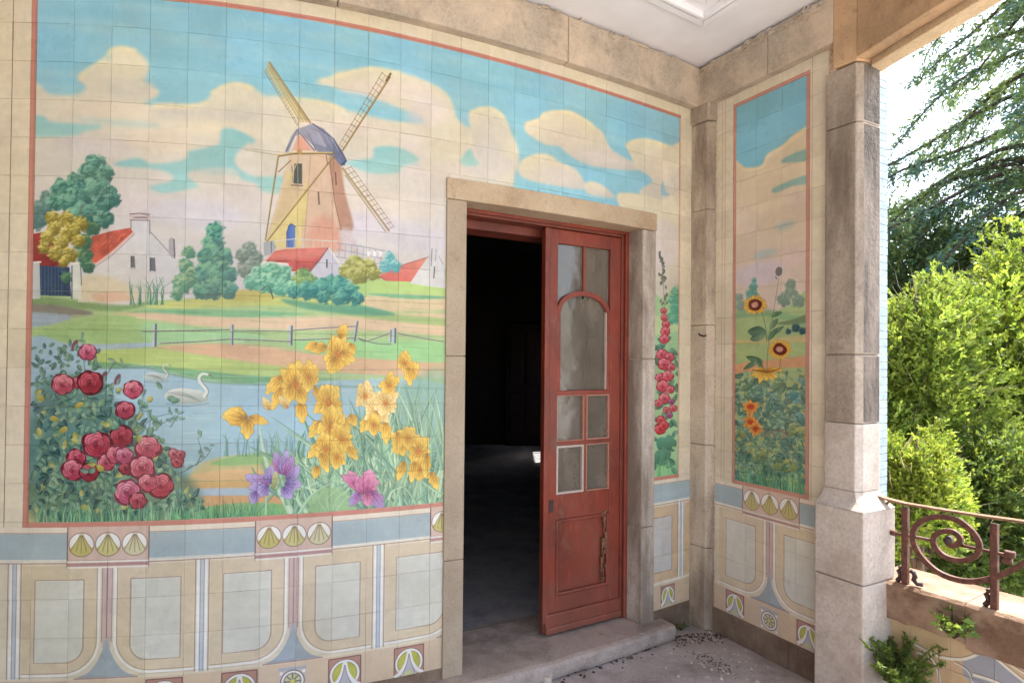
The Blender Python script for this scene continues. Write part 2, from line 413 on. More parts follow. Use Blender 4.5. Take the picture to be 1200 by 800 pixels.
    # distant trees and village
    clump(C, [(50, 245, 13), (44, 258, 12), (55, 232, 8)], (70, 110, 110), (96, 136, 130), (130, 160, 146), dens=.6)
    clump(C, [(112, 193, 12), (103, 204, 11), (124, 204, 10), (90, 213, 11), (116, 220, 15), (100, 226, 13), (72, 222, 12), (67, 236, 11), (84, 236, 14), (133, 234, 9), (118, 240, 13), (128, 226, 9), (100, 250, 15), (122, 257, 11), (86, 256, 12)],
          (46, 98, 92), (80, 142, 124), (136, 186, 160), n=10)
    C.line([(93, 275), (96, 240)], 4, (104, 112, 90), w2=2)
    # thatched red roofs and white house
    C.fill([(34, 275), (52, 272), (75, 300), (80, 312), (34, 312)], (160, 54, 50), smooth=False, col2=(136, 46, 46), noise=.14)
    C.fill([(108, 277), (130, 271), (153, 267), (157, 273), (128, 297), (113, 308), (103, 307), (103, 290)], (192, 88, 72), smooth=False, noise=.16)
    for k in range(26):
        x = U(108, 150); y = 270 + (150 - x) * .1 + U(0, 22) * (1 - (x - 105) / 60); C.line([(x, y), (x - 5, y + 5)], U(1, 3), mix((170, 40, 40), (240, 150, 100), U(0, 1)), w2=.5, alpha=.7)
    C.fill([(157, 272), (155, 258), (176, 258), (177, 272), (196, 293), (207, 304), (213, 326), (206, 342), (170, 352), (92, 354), (96, 322), (112, 309), (130, 298)], (206, 204, 208), smooth=False, col2=(196, 188, 186), noise=.02, band=.03)
    C.fill([(95, 326), (120, 322), (152, 334), (160, 352), (95, 352)], (206, 190, 156), soft=4, alpha=.8)
    C.fill([(108, 345), (140, 342), (156, 350), (120, 354)], (214, 166, 140), soft=2, alpha=.7)
    C.line([(104, 310), (113, 309), (130, 297), (157, 272)], 3.4, (222, 170, 160)); C.line([(106, 312), (114, 311), (132, 299), (158, 274)], 1.5, (140, 100, 100), alpha=.8)
    C.line([(177, 272), (196, 293), (206, 303)], 1.6, (130, 116, 128))
    C.line([(154, 258), (154, 268)], 1.6, (110, 100, 115)); C.line([(176, 258), (176, 275)], 1.6, (120, 110, 125)); C.line([(175, 260), (176, 330)], 1.2, (160, 150, 160), alpha=.5)
    C.fill([(152, 251), (176, 251), (176, 258), (153, 258)], (196, 180, 180), smooth=False); C.line([(152, 251), (164, 250), (176, 251.5)], 2, (110, 90, 95)); C.line([(152, 258), (176, 258.5)], 1.6, (120, 96, 100)); C.line([(157, 255), (173, 255)], 2, (90, 76, 80), alpha=.7)
    C.fill([(198, 281), (201, 278), (205, 280), (206, 301), (203, 303), (198, 298)], (168, 160, 164), smooth=False); C.line([(204, 280), (205, 302)], 2.4, (96, 90, 96))
    for x, y, w, h in ((154, 300, 4, 14), (176.5, 302, 5.5, 16)):
        C.fill([(x, y), (x + w, y), (x + w + 1, y + h), (x, y + h - 1)], (104, 104, 112), smooth=False); C.line([(x, y), (x, y + h)], 1.5, (60, 62, 70)); C.line([(x - 2, y + h + 1), (x + w + 2, y + h + 1)], 1.5, (180, 170, 170))
    C.fill([(103, 308), (111, 309), (110, 319), (98, 318)], (110, 120, 140), smooth=False); C.line([(98, 319), (111, 320)], 2, (210, 204, 200))
    C.fill([(46, 311), (82, 313), (84, 347), (48, 346)], (44, 66, 96), smooth=False, noise=.08)
    for x in range(49, 74, 4): C.line([(x, 312), (x, 346)], 1.6, (90, 118, 150), alpha=.7)
    C.fill([(30, 308), (47, 307), (48, 350), (30, 350)], (206, 206, 200), smooth=False, col2=(180, 184, 184), ang=0); C.line([(30, 307), (49, 307)], 3, (226, 220, 208))
    C.fill([(86, 310), (95, 308), (96, 350), (86, 350)], (204, 204, 194), smooth=False); C.line([(85, 309), (97, 308)], 3, (222, 216, 200)); C.line([(95, 310), (96, 334)], 1.6, (86, 92, 100)); C.line([(85, 311), (85, 350)], 2, (60, 76, 96))
    clump(C, [(98, 285, 10), (100, 300, 10), (108, 268, 9), (103, 312, 8), (78, 325, 7)], (52, 92, 78), (84, 130, 96), (130, 164, 110), dens=.8)
    clump(C, [(62, 256, 8), (78, 257, 9), (94, 262, 9), (64, 268, 9), (83, 272, 11), (56, 280, 9), (72, 284, 9), (92, 282, 8), (52, 291, 7), (66, 297, 9), (82, 299, 9), (75, 307, 6)], (118, 104, 40), (178, 164, 72), (226, 210, 120), n=12, sp=.3)
    for k in range(26):
        x = U(153, 192); C.line([(x, 357), (x + U(-3, 4), 340), (x + U(-8, 9), U(320, 336))], 2.6, jit((78, 128, 104) if k % 3 else (140, 170, 130), 14), w2=.4, smooth=True)
    clump(C, [(222, 296, 8), (218, 312, 10), (214, 332, 12), (226, 325, 12), (208, 345, 8)], (66, 122, 100), (120, 166, 128), (176, 190, 140), dens=.7)
    clump(C, [(252, 270, 10), (250, 284, 12), (246, 300, 13), (261, 302, 12), (244, 320, 14), (262, 322, 15), (250, 338, 13), (268, 340, 10), (236, 340, 10)], (36, 100, 98), (72, 148, 134), (130, 186, 144), n=11)
    clump(C, [(293, 292, 9), (284, 300, 9), (300, 301, 8), (286, 316, 9), (297, 312, 8)], (92, 116, 108), (134, 152, 138), (170, 180, 164), dens=.8)
    C.line([(289, 338), (292, 316)], 2, (90, 96, 90))
    # windmill
    C.fill([(340, 178), (396, 182), (402, 215), (410, 262), (420, 296), (308, 292), (322, 245), (333, 205)], (214, 190, 164), smooth=False, col2=(206, 176, 156), ang=0, noise=.02)
    C.fill([(338, 200), (334, 222), (318, 270), (312, 290), (335, 290), (352, 288), (361, 250), (363, 200), (352, 228)], (220, 200, 130), soft=3, alpha=.9)
    C.fill([(335, 212), (352, 218), (346, 240), (322, 262), (328, 236)], (196, 168, 142), soft=3, alpha=.7)
    C.fill([(363, 182), (388, 184), (396, 250), (404, 290), (356, 290), (360, 240)], (212, 180, 156), soft=1, noise=.03)
    C.fill([(362, 270), (376, 252), (394, 262), (402, 290), (384, 292), (362, 288)], (218, 140, 120), soft=9, alpha=.6)
    C.fill([(386, 184), (399, 192), (404, 225), (414, 262), (410, 271), (400, 268), (393, 240)], (176, 128, 104), soft=2, alpha=.85, noise=.05)
    C.fill([(398, 270), (412, 270), (418, 290), (404, 296)], (204, 196, 206), soft=3, alpha=.7)
    C.line([(364, 182), (360, 240), (356, 288)], 1.5, (180, 140, 110), alpha=.7); C.line([(386, 186), (392, 235), (400, 270)], 2, (120, 80, 62), alpha=.7)
    for k in range(40):
        x = U(330, 400); y = U(195, 270); C.line([(x, y), (x + (x - 362) * .06, y + U(6, 18))], 1.2, jit((186, 150, 124), 20), alpha=.35)
    C.fill([(342, 177), (349, 158), (353, 156), (369, 177)], (222, 160, 140), smooth=False)
    C.fill([(334, 178), (341, 160), (347, 152), (356, 149), (366, 145), (379, 151), (391, 163), (401, 177), (406, 187), (404, 194), (399, 194), (390, 184), (372, 178), (366, 170), (352, 157), (346, 160), (338, 179)], (152, 152, 172), smooth=False, col2=(96, 104, 136), ang=35, noise=.06)
    C.line([(335, 178), (348, 153), (369, 177)], 2.4, (90, 94, 124)); C.line([(341, 178), (351, 158), (365, 176)], 1.8, (190, 186, 200)); C.line([(366, 145), (391, 163), (405, 188)], 2.4, (78, 84, 118)); C.line([(362, 156), (370, 176)], 2, (100, 104, 134)); C.line([(400, 194), (406, 188)], 5, (62, 78, 112))
    for k in range(14): x = U(358, 390); C.line([(x, 150 + (x - 358) * .35), (x + 9, 168 + (x - 358) * .3)], 1.6, jit((176, 174, 196), 16), alpha=.6)
    C.fill([(345, 192), (354, 192), (354, 216), (344, 215)], (70, 78, 74), smooth=False); C.line([(349, 193), (349, 215)], 1.5, (190, 190, 170)); C.line([(342, 194), (343, 214)], 3, (150, 150, 140)); C.line([(341, 217), (355, 218)], 2, (90, 80, 70))
    C.line([(393, 202), (394, 217)], 2.6, (90, 70, 66)); C.line([(373, 225), (374, 240)], 3, (100, 76, 72))
    C.fill([(337, 290), (336, 272), (338, 264), (342, 262), (346, 265), (346, 290)], (60, 96, 180), smooth=False, col2=(100, 130, 190), ang=0); C.line([(336, 290), (336, 272), (341, 262), (347, 266)], 1.6, (70, 76, 120))
    C.line([(395, 285), (420, 288), (451, 294)], 2, (150, 150, 166)); C.line([(395, 292), (448, 303)], 1.6, (150, 150, 166)); C.line([(390, 300), (444, 309)], 1.6, (150, 146, 160))
    for x in range(398, 450, 7): C.line([(x, 286 + (x - 398) * .15), (x - 1, 300 + (x - 398) * .17)], 1.6, (156, 156, 172))
    for x in (430, 437, 444): C.fill([(x, 294), (x + 4, 295), (x + 3, 301), (x, 300)], (228, 226, 228), smooth=False)
    C.line([(308, 284), (345, 280), (396, 283)], 2, (206, 204, 196))
    for x in range(312, 396, 11): C.line([(x, 282), (x, 291)], 1.4, (200, 196, 188))
    WD, WL = (128, 104, 66), (208, 184, 128)
    def spar(a, b, w, w2): C.line([a, b], w + 1.6, WD, w2=w2 + 1.4); C.line([(a[0] - .4, a[1] - .3), (b[0] - .4, b[1] - .3)], w * .6, WL, w2=w2 * .5)
    def lattice(a, b, off, n, dense=False):
        a = np.array(a, float); b = np.array(b, float); off = np.array(off, float)
        C.line([a + off, b + off * .7], 1.3, WD, alpha=.8); C.line([a + off * .5, b + off * .35], 1.1, WD, alpha=.6)
        for k in range(n):
            t = k / (n - 1); p = a + (b - a) * t; C.line([p, p + off * (1.1 - .3 * t) + (b - a) * .01], 1.3, WD if not dense else (170, 150, 100), alpha=.85)
    C.fill([(313, 75), (318, 77), (363, 143), (352, 144), (312, 84)], (200, 182, 130), smooth=False, alpha=.75)
    spar((315, 73), (364, 145), 3, 3); lattice((313, 80), (350, 144), (-3, 4), 18, True)
    for k in range(3): C.line([(314 + 2 * k, 78), (352 + 4 * k, 144)], 1.2, WD, alpha=.6)
    spar((457, 90), (401, 177), 3, 2.4); lattice((455, 92), (403, 174), (-7, -7), 15)
    C.line([(458, 86), (452, 96)], 5, WD)
    spar((401, 197), (456, 271), 3, 3); lattice((404, 199), (456, 268), (7, -4), 14)
    C.line([(404, 205), (452, 272)], 2, WD, alpha=.8)
    C.line([(287, 176), (326, 182)], 1.4, WD, alpha=.6); C.line([(325, 184), (340, 181)], 3, WL); C.line([(326, 183), (345, 180), (392, 180)], 4.4, WD); C.line([(326, 182), (345, 179), (390, 179)], 2.4, WL); C.fill(ell(351, 178, 3, 3.5), (190, 150, 90))
    spar((326, 184), (311, 282), 1.6, 1.4); spar((392, 182), (312, 284), 2.2, 1.5); C.line([(341, 188), (326, 202)], 2, WD); C.line([(350, 186), (338, 215)], 2, WL); C.line([(336, 216), (312, 282)], 1.6, WL, alpha=.7); C.line([(382, 181), (384, 194)], 2, WD)
    # mill house and the right-hand barn
    C.fill([(311, 307), (322, 294), (335, 292), (385, 290), (377, 303), (364, 318), (342, 318), (338, 309)], (206, 104, 92), smooth=False, col2=(184, 70, 66), ang=110, noise=.12)
    C.fill([(316, 304), (326, 294), (384, 291), (370, 302)], (226, 140, 124), soft=4, alpha=.6)
    C.line([(311, 307), (338, 309)], 2, (236, 226, 214))
    C.fill([(385, 291), (398, 311), (398, 326), (364, 326), (366, 317), (376, 304)], (194, 190, 202), smooth=False); C.line([(385, 290), (399, 311)], 2.4, (230, 226, 226)); C.line([(385, 290), (363, 319)], 2, (110, 84, 96)); C.line([(383, 304), (383, 314)], 3, (80, 74, 84))
    C.fill([(309, 284), (320, 282), (324, 290), (318, 298), (310, 300)], (160, 164, 170), smooth=False); C.line([(318, 283), (318, 296)], 2, (100, 104, 112))
    C.fill([(443, 324), (458, 315), (480, 307), (501, 301), (496, 308), (482, 330), (452, 329)], (222, 140, 124), smooth=False, col2=(206, 96, 88), ang=100, noise=.06)
    C.fill([(503, 300), (505, 291), (513, 291), (515, 300), (520, 308), (522, 338), (480, 332), (492, 314)], (200, 198, 202), smooth=False); C.line([(445, 321), (458, 315), (502, 301)], 1.8, (150, 96, 92))
    C.line([(506, 291), (505, 312)], 2, (110, 110, 124)); C.line([(511, 292), (510, 306)], 1.5, (120, 120, 130)); C.line([(509, 312), (508, 326)], 3, (90, 90, 104)); C.line([(514, 300), (519, 310)], 2, (150, 150, 160))
    clump(C, [(457, 304, 7), (451, 312, 7), (463, 312, 7), (456, 298, 4)], (84, 160, 170), (120, 186, 190), (170, 210, 204), dens=.7)
    clump(C, [(418, 308, 10), (408, 316, 10), (430, 314, 11), (420, 320, 13), (438, 320, 8), (404, 322, 7)], (120, 120, 50), (162, 162, 82), (204, 200, 120), n=10)
    clump(C, [(355, 322, 9), (350, 332, 10), (364, 330, 9)], (84, 124, 76), (128, 164, 96), (176, 196, 120), dens=.8)
    clump(C, [(304, 320, 10), (296, 330, 10), (318, 318, 11), (312, 332, 12), (332, 322, 11), (330, 334, 12), (342, 338, 9)], (64, 136, 116), (112, 180, 150), (166, 210, 176), n=9)
    C.line([(318, 342), (314, 334), (306, 340)], 2, (70, 70, 60)); C.line([(320, 350), (318, 342)], 2.4, (70, 70, 60))
    clump(C, [(345, 342, 8), (360, 340, 11), (374, 338, 11), (386, 334, 12), (398, 336, 12), (408, 343, 12), (418, 350, 8), (380, 348, 8), (396, 350, 8)], (34, 104, 104), (70, 146, 134), (120, 184, 156), n=10)
    C.fill([(330, 350), (380, 356), (425, 358), (464, 369), (410, 368), (350, 360)], (70, 140, 120), soft=2, alpha=.75)
    # fence
    FN, FL = (92, 104, 114), (178, 186, 192)
    for x, y0, y1, w in ((182, 379, 406, 5), (272, 380, 404, 3.6), (341, 381, 404, 5), (418, 376, 400, 4.4), (457, 386, 400, 3), (462, 384, 402, 5.5)):
        C.line([(x, y0), (x - (1 if x != 418 else 3), y1)], w * 1.5, FL); C.line([(x + 1.2, y0), (x + .6 - (0 if x != 418 else 3), y1)], w * .8, FN)
    for pts in ([(166, 388), (182, 388), (270, 386)], [(188, 402), (230, 400), (271, 397)], [(272, 387), (341, 388)], [(273, 397), (341, 400)], [(343, 387), (380, 384), (418, 382)], [(343, 398), (380, 397), (415, 396)], [(419, 396), (430, 399), (457, 390)], [(420, 396), (440, 402), (458, 403)], [(465, 390), (490, 395), (520, 400)]):
        C.line(pts, 2.2, (112, 104, 104), smooth=True); C.line([(a, b - 1) for a, b in pts], 1, (196, 200, 196), alpha=.7)
    # swans
    def swan(bx, by, k, al):
        C.fill([(bx - 28 * k, by + 1), (bx - 22 * k, by - 6 * k), (bx - 8 * k, by - 9 * k), (bx + 8 * k, by - 7 * k), (bx + 20 * k, by - 4 * k), (bx + 25 * k, by + 3 * k), (bx + 16 * k, by + 9 * k), (bx - 6 * k, by + 10 * k), (bx - 22 * k, by + 6 * k)], (214, 216, 210), alpha=al, col2=(150, 160, 156), ang=80)
        C.line([(bx + 19 * k, by + 2 * k), (bx + 23 * k, by - 6 * k), (bx + 15 * k, by - 16 * k), (bx + 14 * k, by - 22 * k), (bx + 18 * k, by - 26 * k), (bx + 25 * k, by - 25 * k)], 8 * k, (208, 210, 204), w2=4.5 * k, smooth=True, alpha=al)
        C.line([(bx + 22 * k, by + 2 * k), (bx + 25 * k, by - 6 * k), (bx + 17 * k, by - 17 * k), (bx + 16 * k, by - 22 * k)], 1.8, (120, 130, 130), smooth=True, alpha=al)
        C.line([(bx + 25 * k, by - 25 * k), (bx + 31 * k, by - 22 * k)], 3.4 * k, (120, 100, 76), w2=1, alpha=al)
        for q in range(6): C.line([(bx - (24 - 4 * q) * k, by + (-3 + q * .6) * k), (bx - (8 - 4 * q) * k, by - (4 - 2 * q) * k), (bx + (6 + 2 * q) * k, by + (1 + q) * k)], 1.5, (132, 140, 138), smooth=True, alpha=al * .7)
        C.line([(bx - 26 * k, by + 10 * k), (bx, by + 13 * k), (bx + 26 * k, by + 9 * k)], 2.4, (116, 140, 160), alpha=al * .7)
    swan(184, 441, .56, .75); swan(220, 463, .98, 1)
    # rose bush
    GD, GM, GL, GY = (40, 82, 80), (92, 140, 112), (156, 184, 138), (186, 174, 78)
    for k in range(9):
        x = U(60, 190); C.line([(U(90, 150), 600), (x + U(-10, 10), 540), (x, U(470, 520))], 3, (96, 110, 84), w2=1.5, smooth=True, alpha=.8)
    def infl(x, y):
        if y > 575: return 41 < x < 232
        if y > 530: return x < 215 - (575 - y) * .2 and x > 41
        if y > 480: return x < 196 - (530 - y) * .9
        if y > 445: return x < 142
        return 44 < x < 118 - (445 - y) * .1
    C.fill([(40, 470), (70, 440), (120, 450), (150, 500), (205, 540), (228, 600), (40, 606)], (70, 112, 98), soft=9, alpha=.75, noise=.1)
    for k in range(1150):
        x, y = U(41, 236), 600 - 195 * U(0, 1) ** 1.15
        if not infl(x, y): continue
        yl = y > 470 and prng.rand() < .06; up = y < 470
        c = GY if yl else mix(GD, mix(GM, GL, U(0, 1)) if prng.rand() < .6 else GD, .85)
        if up: c = mix(c, (84, 128, 124), .5)
        leaf(C, x, y, U(7, 14) * (.75 if up else 1), U(4.5, 8) * (.7 if up else 1), U(0, 360), jit(c, 12), al=.95)
    for pts in ([(100, 470), (100, 440), (97, 400)], [(120, 500), (160, 505), (178, 490), (200, 484)], [(150, 505), (165, 480), (168, 465)], [(190, 560), (215, 552), (240, 536), (248, 524)], [(125, 440), (135, 425), (142, 428)], [(200, 500), (205, 492), (211, 482)], [(170, 515), (185, 500), (206, 486)], [(230, 545), (236, 530), (232, 512)]):
        C.line(pts, 2.2, (92, 108, 96), w2=1, smooth=True)
        for a in pts[1:]:
            for q in range(2): leaf(C, a[0] + U(-4, 4), a[1] + U(-4, 4), U(6, 10), U(2.6, 4.4), U(-170, 10), jit((104, 140, 128), 12), al=.85)
    for bx, by in ((88, 404), (122, 441), (138, 444)): C.fill(ell(bx, by, 3, 7, 25), (120, 70, 90)); leaf(C, bx, by + 6, 9, 4, -70, (96, 130, 120))
    R1 = ((104, 18, 38), (176, 40, 64), (230, 116, 134)); R2 = ((120, 30, 52), (188, 58, 84), (240, 150, 162)); R3 = ((126, 36, 70), (184, 62, 100), (236, 152, 174)); R4 = ((86, 10, 28), (152, 24, 46), (214, 80, 100))
    for x, y, r, pal in ((103, 412, 11, R3), (92, 448, 8, R1), (74, 450, 14, R2), (106, 448, 15.5, R4), (156, 456, 12, R2), (147, 480, 11.5, R1), (90, 536, 12, R1), (86, 550, 14, R2), (105, 553, 12, R4), (114, 520, 18, R1), (143, 511, 14.5, R4), (148, 548, 9, R4),
                         (125, 541, 11, R2), (136, 532, 12, R2), (146, 533, 11, R3), (174, 524, 16, R2), (167, 547, 16, R2), (189, 568, 16, R1), (173, 565, 12, R2), (150, 576, 16.5, R3), (162, 586, 11, R1), (208, 540, 8, R1), (204, 531, 7, R2), (212, 532, 6, R1)):
        rose(C, x, y, r, *pal)
    for k in range(60):
        x, y = U(45, 200), U(455, 600)
        if min((x - a) ** 2 + (y - b) ** 2 - r * r for a, b, r in ((74, 450, 14), (106, 448, 15), (156, 456, 12), (147, 480, 11), (88, 545, 16), (114, 520, 18), (143, 511, 14), (136, 535, 16), (174, 524, 15), (167, 547, 16), (189, 568, 16), (150, 577, 17))) < 10: continue
        leaf(C, x, y, U(8, 13), U(5, 8), U(0, 360), jit(GM if prng.rand() < .8 else GY, 14))
    for x, y in ((64, 490), (75, 503), (100, 594), (118, 548), (93, 474), (48, 466)): C.fill(ell(x, y, 5, 3.4, U(-40, 40), 10, .15), (190, 172, 84), col2=(150, 140, 60), noise=.06)
    # iris bed: sword leaves
    IG = [(140, 180, 144), (158, 196, 156), (116, 162, 134), (182, 210, 172), (92, 140, 120)]
    C.fill([(440, 470), (480, 445), (525, 440), (525, 600), (380, 604), (350, 590), (370, 540), (400, 500)], (124, 166, 138), soft=8, alpha=.6, noise=.05)
    for k in range(30): x = U(262, 345); C.line([(x, 534), (x + U(-2, 3), 515), (x + U(-6, 7), U(498, 515))], 2, jit((96, 140, 128), 14), w2=.4, smooth=True, alpha=.8)
    def sword(x0, y0, x1, y1, w, c, bend=0):
        mx, my = (x0 + x1) / 2 + bend, (y0 + y1) / 2 - abs(bend) * .4
        C.line([(x0, y0), (mx, my), (x1, y1)], w, c, w2=.6, smooth=True)
        C.line([(x0 - .5, y0), (mx - .7, my), (x1, y1)], w * .3, mix(c, (225, 240, 215), .45), w2=.4, smooth=True, alpha=.8)
        C.line([(x0 + w * .25, y0), (mx + w * .22, my), (x1, y1)], 1.1, mix(c, (20, 60, 60), .5), w2=.4, smooth=True, alpha=.5)
    for k in range(95):
        x0 = U(335, 518); sword(x0, U(540, 606), x0 + U(-60, 50), U(450, 540) if x0 > 400 else U(480, 570), U(11, 22), jit(mix(IG[k % 5], (56, 112, 88), U(0, .75)), 10), U(-16, 16))
    for k in range(170):
        x0 = U(360, 518); sword(x0, U(560, 606), x0 + U(-46, 40), U(440, 560) if x0 > 430 else U(500, 575), U(5, 12), jit(IG[k % 5], 10), U(-10, 10))
    for x0, y0, x1, y1, w, b in ((400, 560, 318, 488, 9, 6), (395, 540, 330, 500, 10, -4), (410, 590, 325, 510, 8, -12), (430, 600, 345, 540, 7, -10), (390, 520, 340, 470, 7, 4), (470, 560, 420, 505, 8, 0), (500, 570, 440, 500, 9, 4), (518, 550, 480, 455, 8, 6), (517, 520, 488, 440, 7, 5), (480, 500, 440, 540, 6, 0),
                                 (300, 600, 330, 560, 6, 6), (312, 602, 322, 560, 5, -4), (345, 602, 362, 545, 8, 2), (370, 605, 420, 560, 8, -14), (360, 600, 350, 575, 12, -6), (350, 602, 400, 560, 10, -8), (450, 598, 510, 592, 9, 0), (455, 585, 478, 568, 8, -6), (480, 592, 516, 560, 7, 6), (490, 596, 440, 555, 8, 10), (517, 580, 490, 560, 7, 0),
                                 (395, 530, 392, 430, 5, 0), (402, 520, 398, 440, 4, 0), (445, 560, 450, 470, 5, 0), (492, 520, 480, 450, 4, 0), (385, 560, 400, 470, 6, 8)):
        sword(x0, y0, x1, y1, w, jit(IG[int(U(0, 4.9))], 8), b)
    C.fill([(370, 604), (362, 585), (385, 570), (410, 580), (412, 600)], (150, 186, 132), soft=2, alpha=.8)
    for k in range(9): C.line([(385 + k, 603), (368 + k * 5, 585), (372 + k * 7, 575)], 1.6, mix(IG[0], (230, 240, 210), .5 * (k % 2)), smooth=True, alpha=.7)
    # blossoms
    iris(C, 396, 413, 22, YEL, 4); bpetal(C, 383, 405, 20, 13, 170, YEL); bpetal(C, 392, 418, 24, 17, 102, YEL); bpetal(C, 400, 412, 18, 15, 30, YEL)
    for x, y, L, W, a in ((372, 402, 17, 10, 150), (410, 402, 16, 9, 60), (398, 396, 17, 12, -70), (330, 452, 30, 12, 118), (352, 470, 24, 14, 84), (368, 452, 26, 10, 66), (376, 492, 24, 13, 118), (400, 488, 26, 12, 58), (378, 516, 26, 12, 128), (406, 520, 22, 12, 52), (432, 488, 22, 12, 120), (452, 492, 26, 12, 80), (474, 540, 24, 11, 120), (504, 552, 26, 11, 76)): bpetal(C, x, y, L, W, a, YEL)
    for x, y, s, r, P in ((346, 448, 24, -8, YEL), (362, 440, 17, 12, YEL), (385, 470, 22, 0, YEL), (388, 498, 24, 10, YEL), (400, 512, 17, -10, YEL), (382, 524, 18, 6, YEL), (395, 534, 14, 0, YEL)):
        iris(C, x, y, s, P, r)
    bpetal(C, 330, 440, 26, 14, 125, YEL); bpetal(C, 350, 456, 22, 15, 70, YEL); bpetal(C, 340, 450, 24, 16, 100, YEL)
    bpetal(C, 290, 488, 30, 22, 185, YEL); bpetal(C, 288, 490, 30, 20, 200, YEL); bpetal(C, 290, 490, 27, 16, 82, YEL); bpetal(C, 292, 488, 24, 11, 22, YEL)
    bpetal(C, 316, 480, 18, 9, -115, PALE); bpetal(C, 338, 478, 20, 9, -125, PALE)
    for x, y, s, r, P in ((428, 462, 17, -6, PALE), (442, 480, 20, 4, PALE), (452, 470, 18, 10, PALE), (456, 450, 14, 30, YEL), (438, 496, 14, 0, YEL), (482, 434, 12, 20, YEL), (474, 424, 13, -6, YEL), (470, 518, 17, 0, YEL), (490, 526, 19, 6, YEL), (478, 512, 14, 0, YEL), (492, 548, 15, 0, YEL)):
        iris(C, x, y, s, P, r)
    for x, y, L, a in ((466, 505, 30, 95), (500, 530, 30, 88), (486, 540, 28, 100), (410, 485, 16, 60), (478, 430, 20, 80), (376, 530, 24, 75), (372, 545, 16, 110)): bpetal(C, x, y, L, 11, a, YEL)
    PUR = dict(d=(86, 62, 130), m=(140, 112, 178), l=(186, 170, 216), o=(70, 48, 110)); MAG = dict(d=(130, 44, 96), m=(188, 92, 142), l=(226, 150, 186), o=(110, 40, 86))
    MIXP = dict(d=(110, 40, 104), m=(168, 96, 158), l=(176, 160, 214), o=(92, 40, 100))
    for x, y, L, W, a, P in ((312, 568, 28, 14, 205, PUR), (314, 570, 26, 15, 225, MIXP), (312, 570, 24, 14, 180, PUR), (314, 568, 18, 14, 130, PUR), (318, 566, 26, 16, -100, PUR), (334, 566, 20, 16, 10, PUR), (332, 570, 18, 15, 50, PUR), (336, 562, 22, 14, -40, PUR), (330, 555, 26, 13, -110, MIXP), (332, 556, 30, 14, -88, PUR), (333, 556, 28, 13, -62, MIXP), (300, 575, 18, 12, 100, PUR)):
        bpetal(C, x, y, L, W, a, P)
    C.fill(ell(322, 562, 3.4, 11, 6), (200, 196, 140), col2=(140, 150, 90))
    for x, y, L, W, a, P in ((422, 575, 28, 15, -125, MAG), (426, 578, 24, 13, -105, MAG), (430, 578, 33, 24, -82, MAG), (422, 576, 22, 12, 130, MIXP), (434, 574, 26, 16, 55, MIXP), (430, 576, 20, 13, 80, MAG), (416, 566, 20, 10, -150, MAG)):
        bpetal(C, x, y, L, W, a, P)
    # bottom grass
    gy = lambda x: 613 - max(0, x - 60) * .03 - max(0, x - 300) * .045
    grass(C, 42, 300, 0, 24, 300, [(96, 158, 118), (60, 118, 96), (140, 196, 140), (44, 96, 88), (160, 200, 150)], yfun=gy)
    grass(C, 200, 330, 0, 16, 90, [(110, 180, 120), (70, 140, 100)], yfun=gy)
    # strip right of the door: hollyhock
    C.fill([(750, 352), (775, 350), (800, 352), (800, 600), (750, 600)], (158, 196, 146), soft=3, noise=.03, band=.05)
    C.fill([(764, 372), (800, 368), (800, 384), (764, 392)], (190, 204, 150), soft=2, alpha=.8)
    clump(C, [(790, 352, 7), (791, 362, 7), (789, 372, 8), (791, 342, 5)], (70, 150, 122), (104, 180, 148), (140, 200, 166), dens=.5)
    C.line([(773, 296), (776, 320), (778, 360), (778, 420)], 2, (110, 116, 96), smooth=True)
    for k in range(30): y = U(293, 356); C.fill(ell(773 + (y - 293) * .09 + U(-1, 1) * (2 + (y - 293) * .05), y, 1.3, 2.4, U(-50, 50), 7), jit((92, 98, 92), 14), alpha=.85)
    for k in range(70): leaf(C, U(764, 795), U(395, 550), U(7, 13), U(4, 7), U(0, 360), jit((78, 130, 104), 20))
    HL = ((150, 26, 50), (214, 60, 84), (246, 150, 160))
    for x, y, r in ((777, 364, 4), (778, 372, 4.5), (780, 380, 5), (779, 388, 6), (778, 397, 6), (775, 415, 7), (784, 418, 6), (778, 426, 8), (786, 430, 5), (773, 442, 6), (782, 440, 7), (776, 452, 8), (785, 456, 5), (778, 466, 7), (771, 472, 5), (788, 478, 5), (780, 480, 4)): rose(C, x, y, r, *HL)
    for x, y, r in ((774, 492, 6), (773, 502, 7), (777, 498, 6)): rose(C, x, y, r, (150, 16, 30), (222, 40, 56), (246, 120, 120))
    for x, y, r in ((786, 470, 4), (784, 486, 4)): rose(C, x, y, r, (110, 30, 80), (170, 60, 120), (210, 130, 180))
    for x, y in ((775, 520), (780, 530), (772, 535), (783, 518)): C.fill(ell(x, y, 6, 9, 0, 12, .1), (96, 156, 128), col2=(60, 110, 92), noise=.05)
    grass(C, 764, 796, 558, 26, 60, [(96, 190, 120), (70, 160, 100), (150, 214, 150)], lean=4)
    C.clip = None
    # ---- frame lines round the picture
    PK, PD = (202, 132, 116), (150, 92, 84)
    lw = .02
    C.rect(S_L - lw, Z_MURAL0 - lw, S_L, Z_MURAL1 + lw, PK); C.rect(S_R, Z_MURAL0 - lw, S_R + .012, Z_MURAL1 + lw, mix(PK, CREAM, .5))
    C.rect(S_L - lw, Z_MURAL0 - lw, S_R + .012, Z_MURAL0, PK); C.rect(S_L - lw, Z_MURAL1, S_R + .012, Z_MURAL1 + lw, PK)
    for z in (Z_MURAL0 - lw, Z_MURAL1 + .008): C.line([(S_L - lw, z), (S_R + .01, z)], 1.5, PD, q=True, alpha=.7)
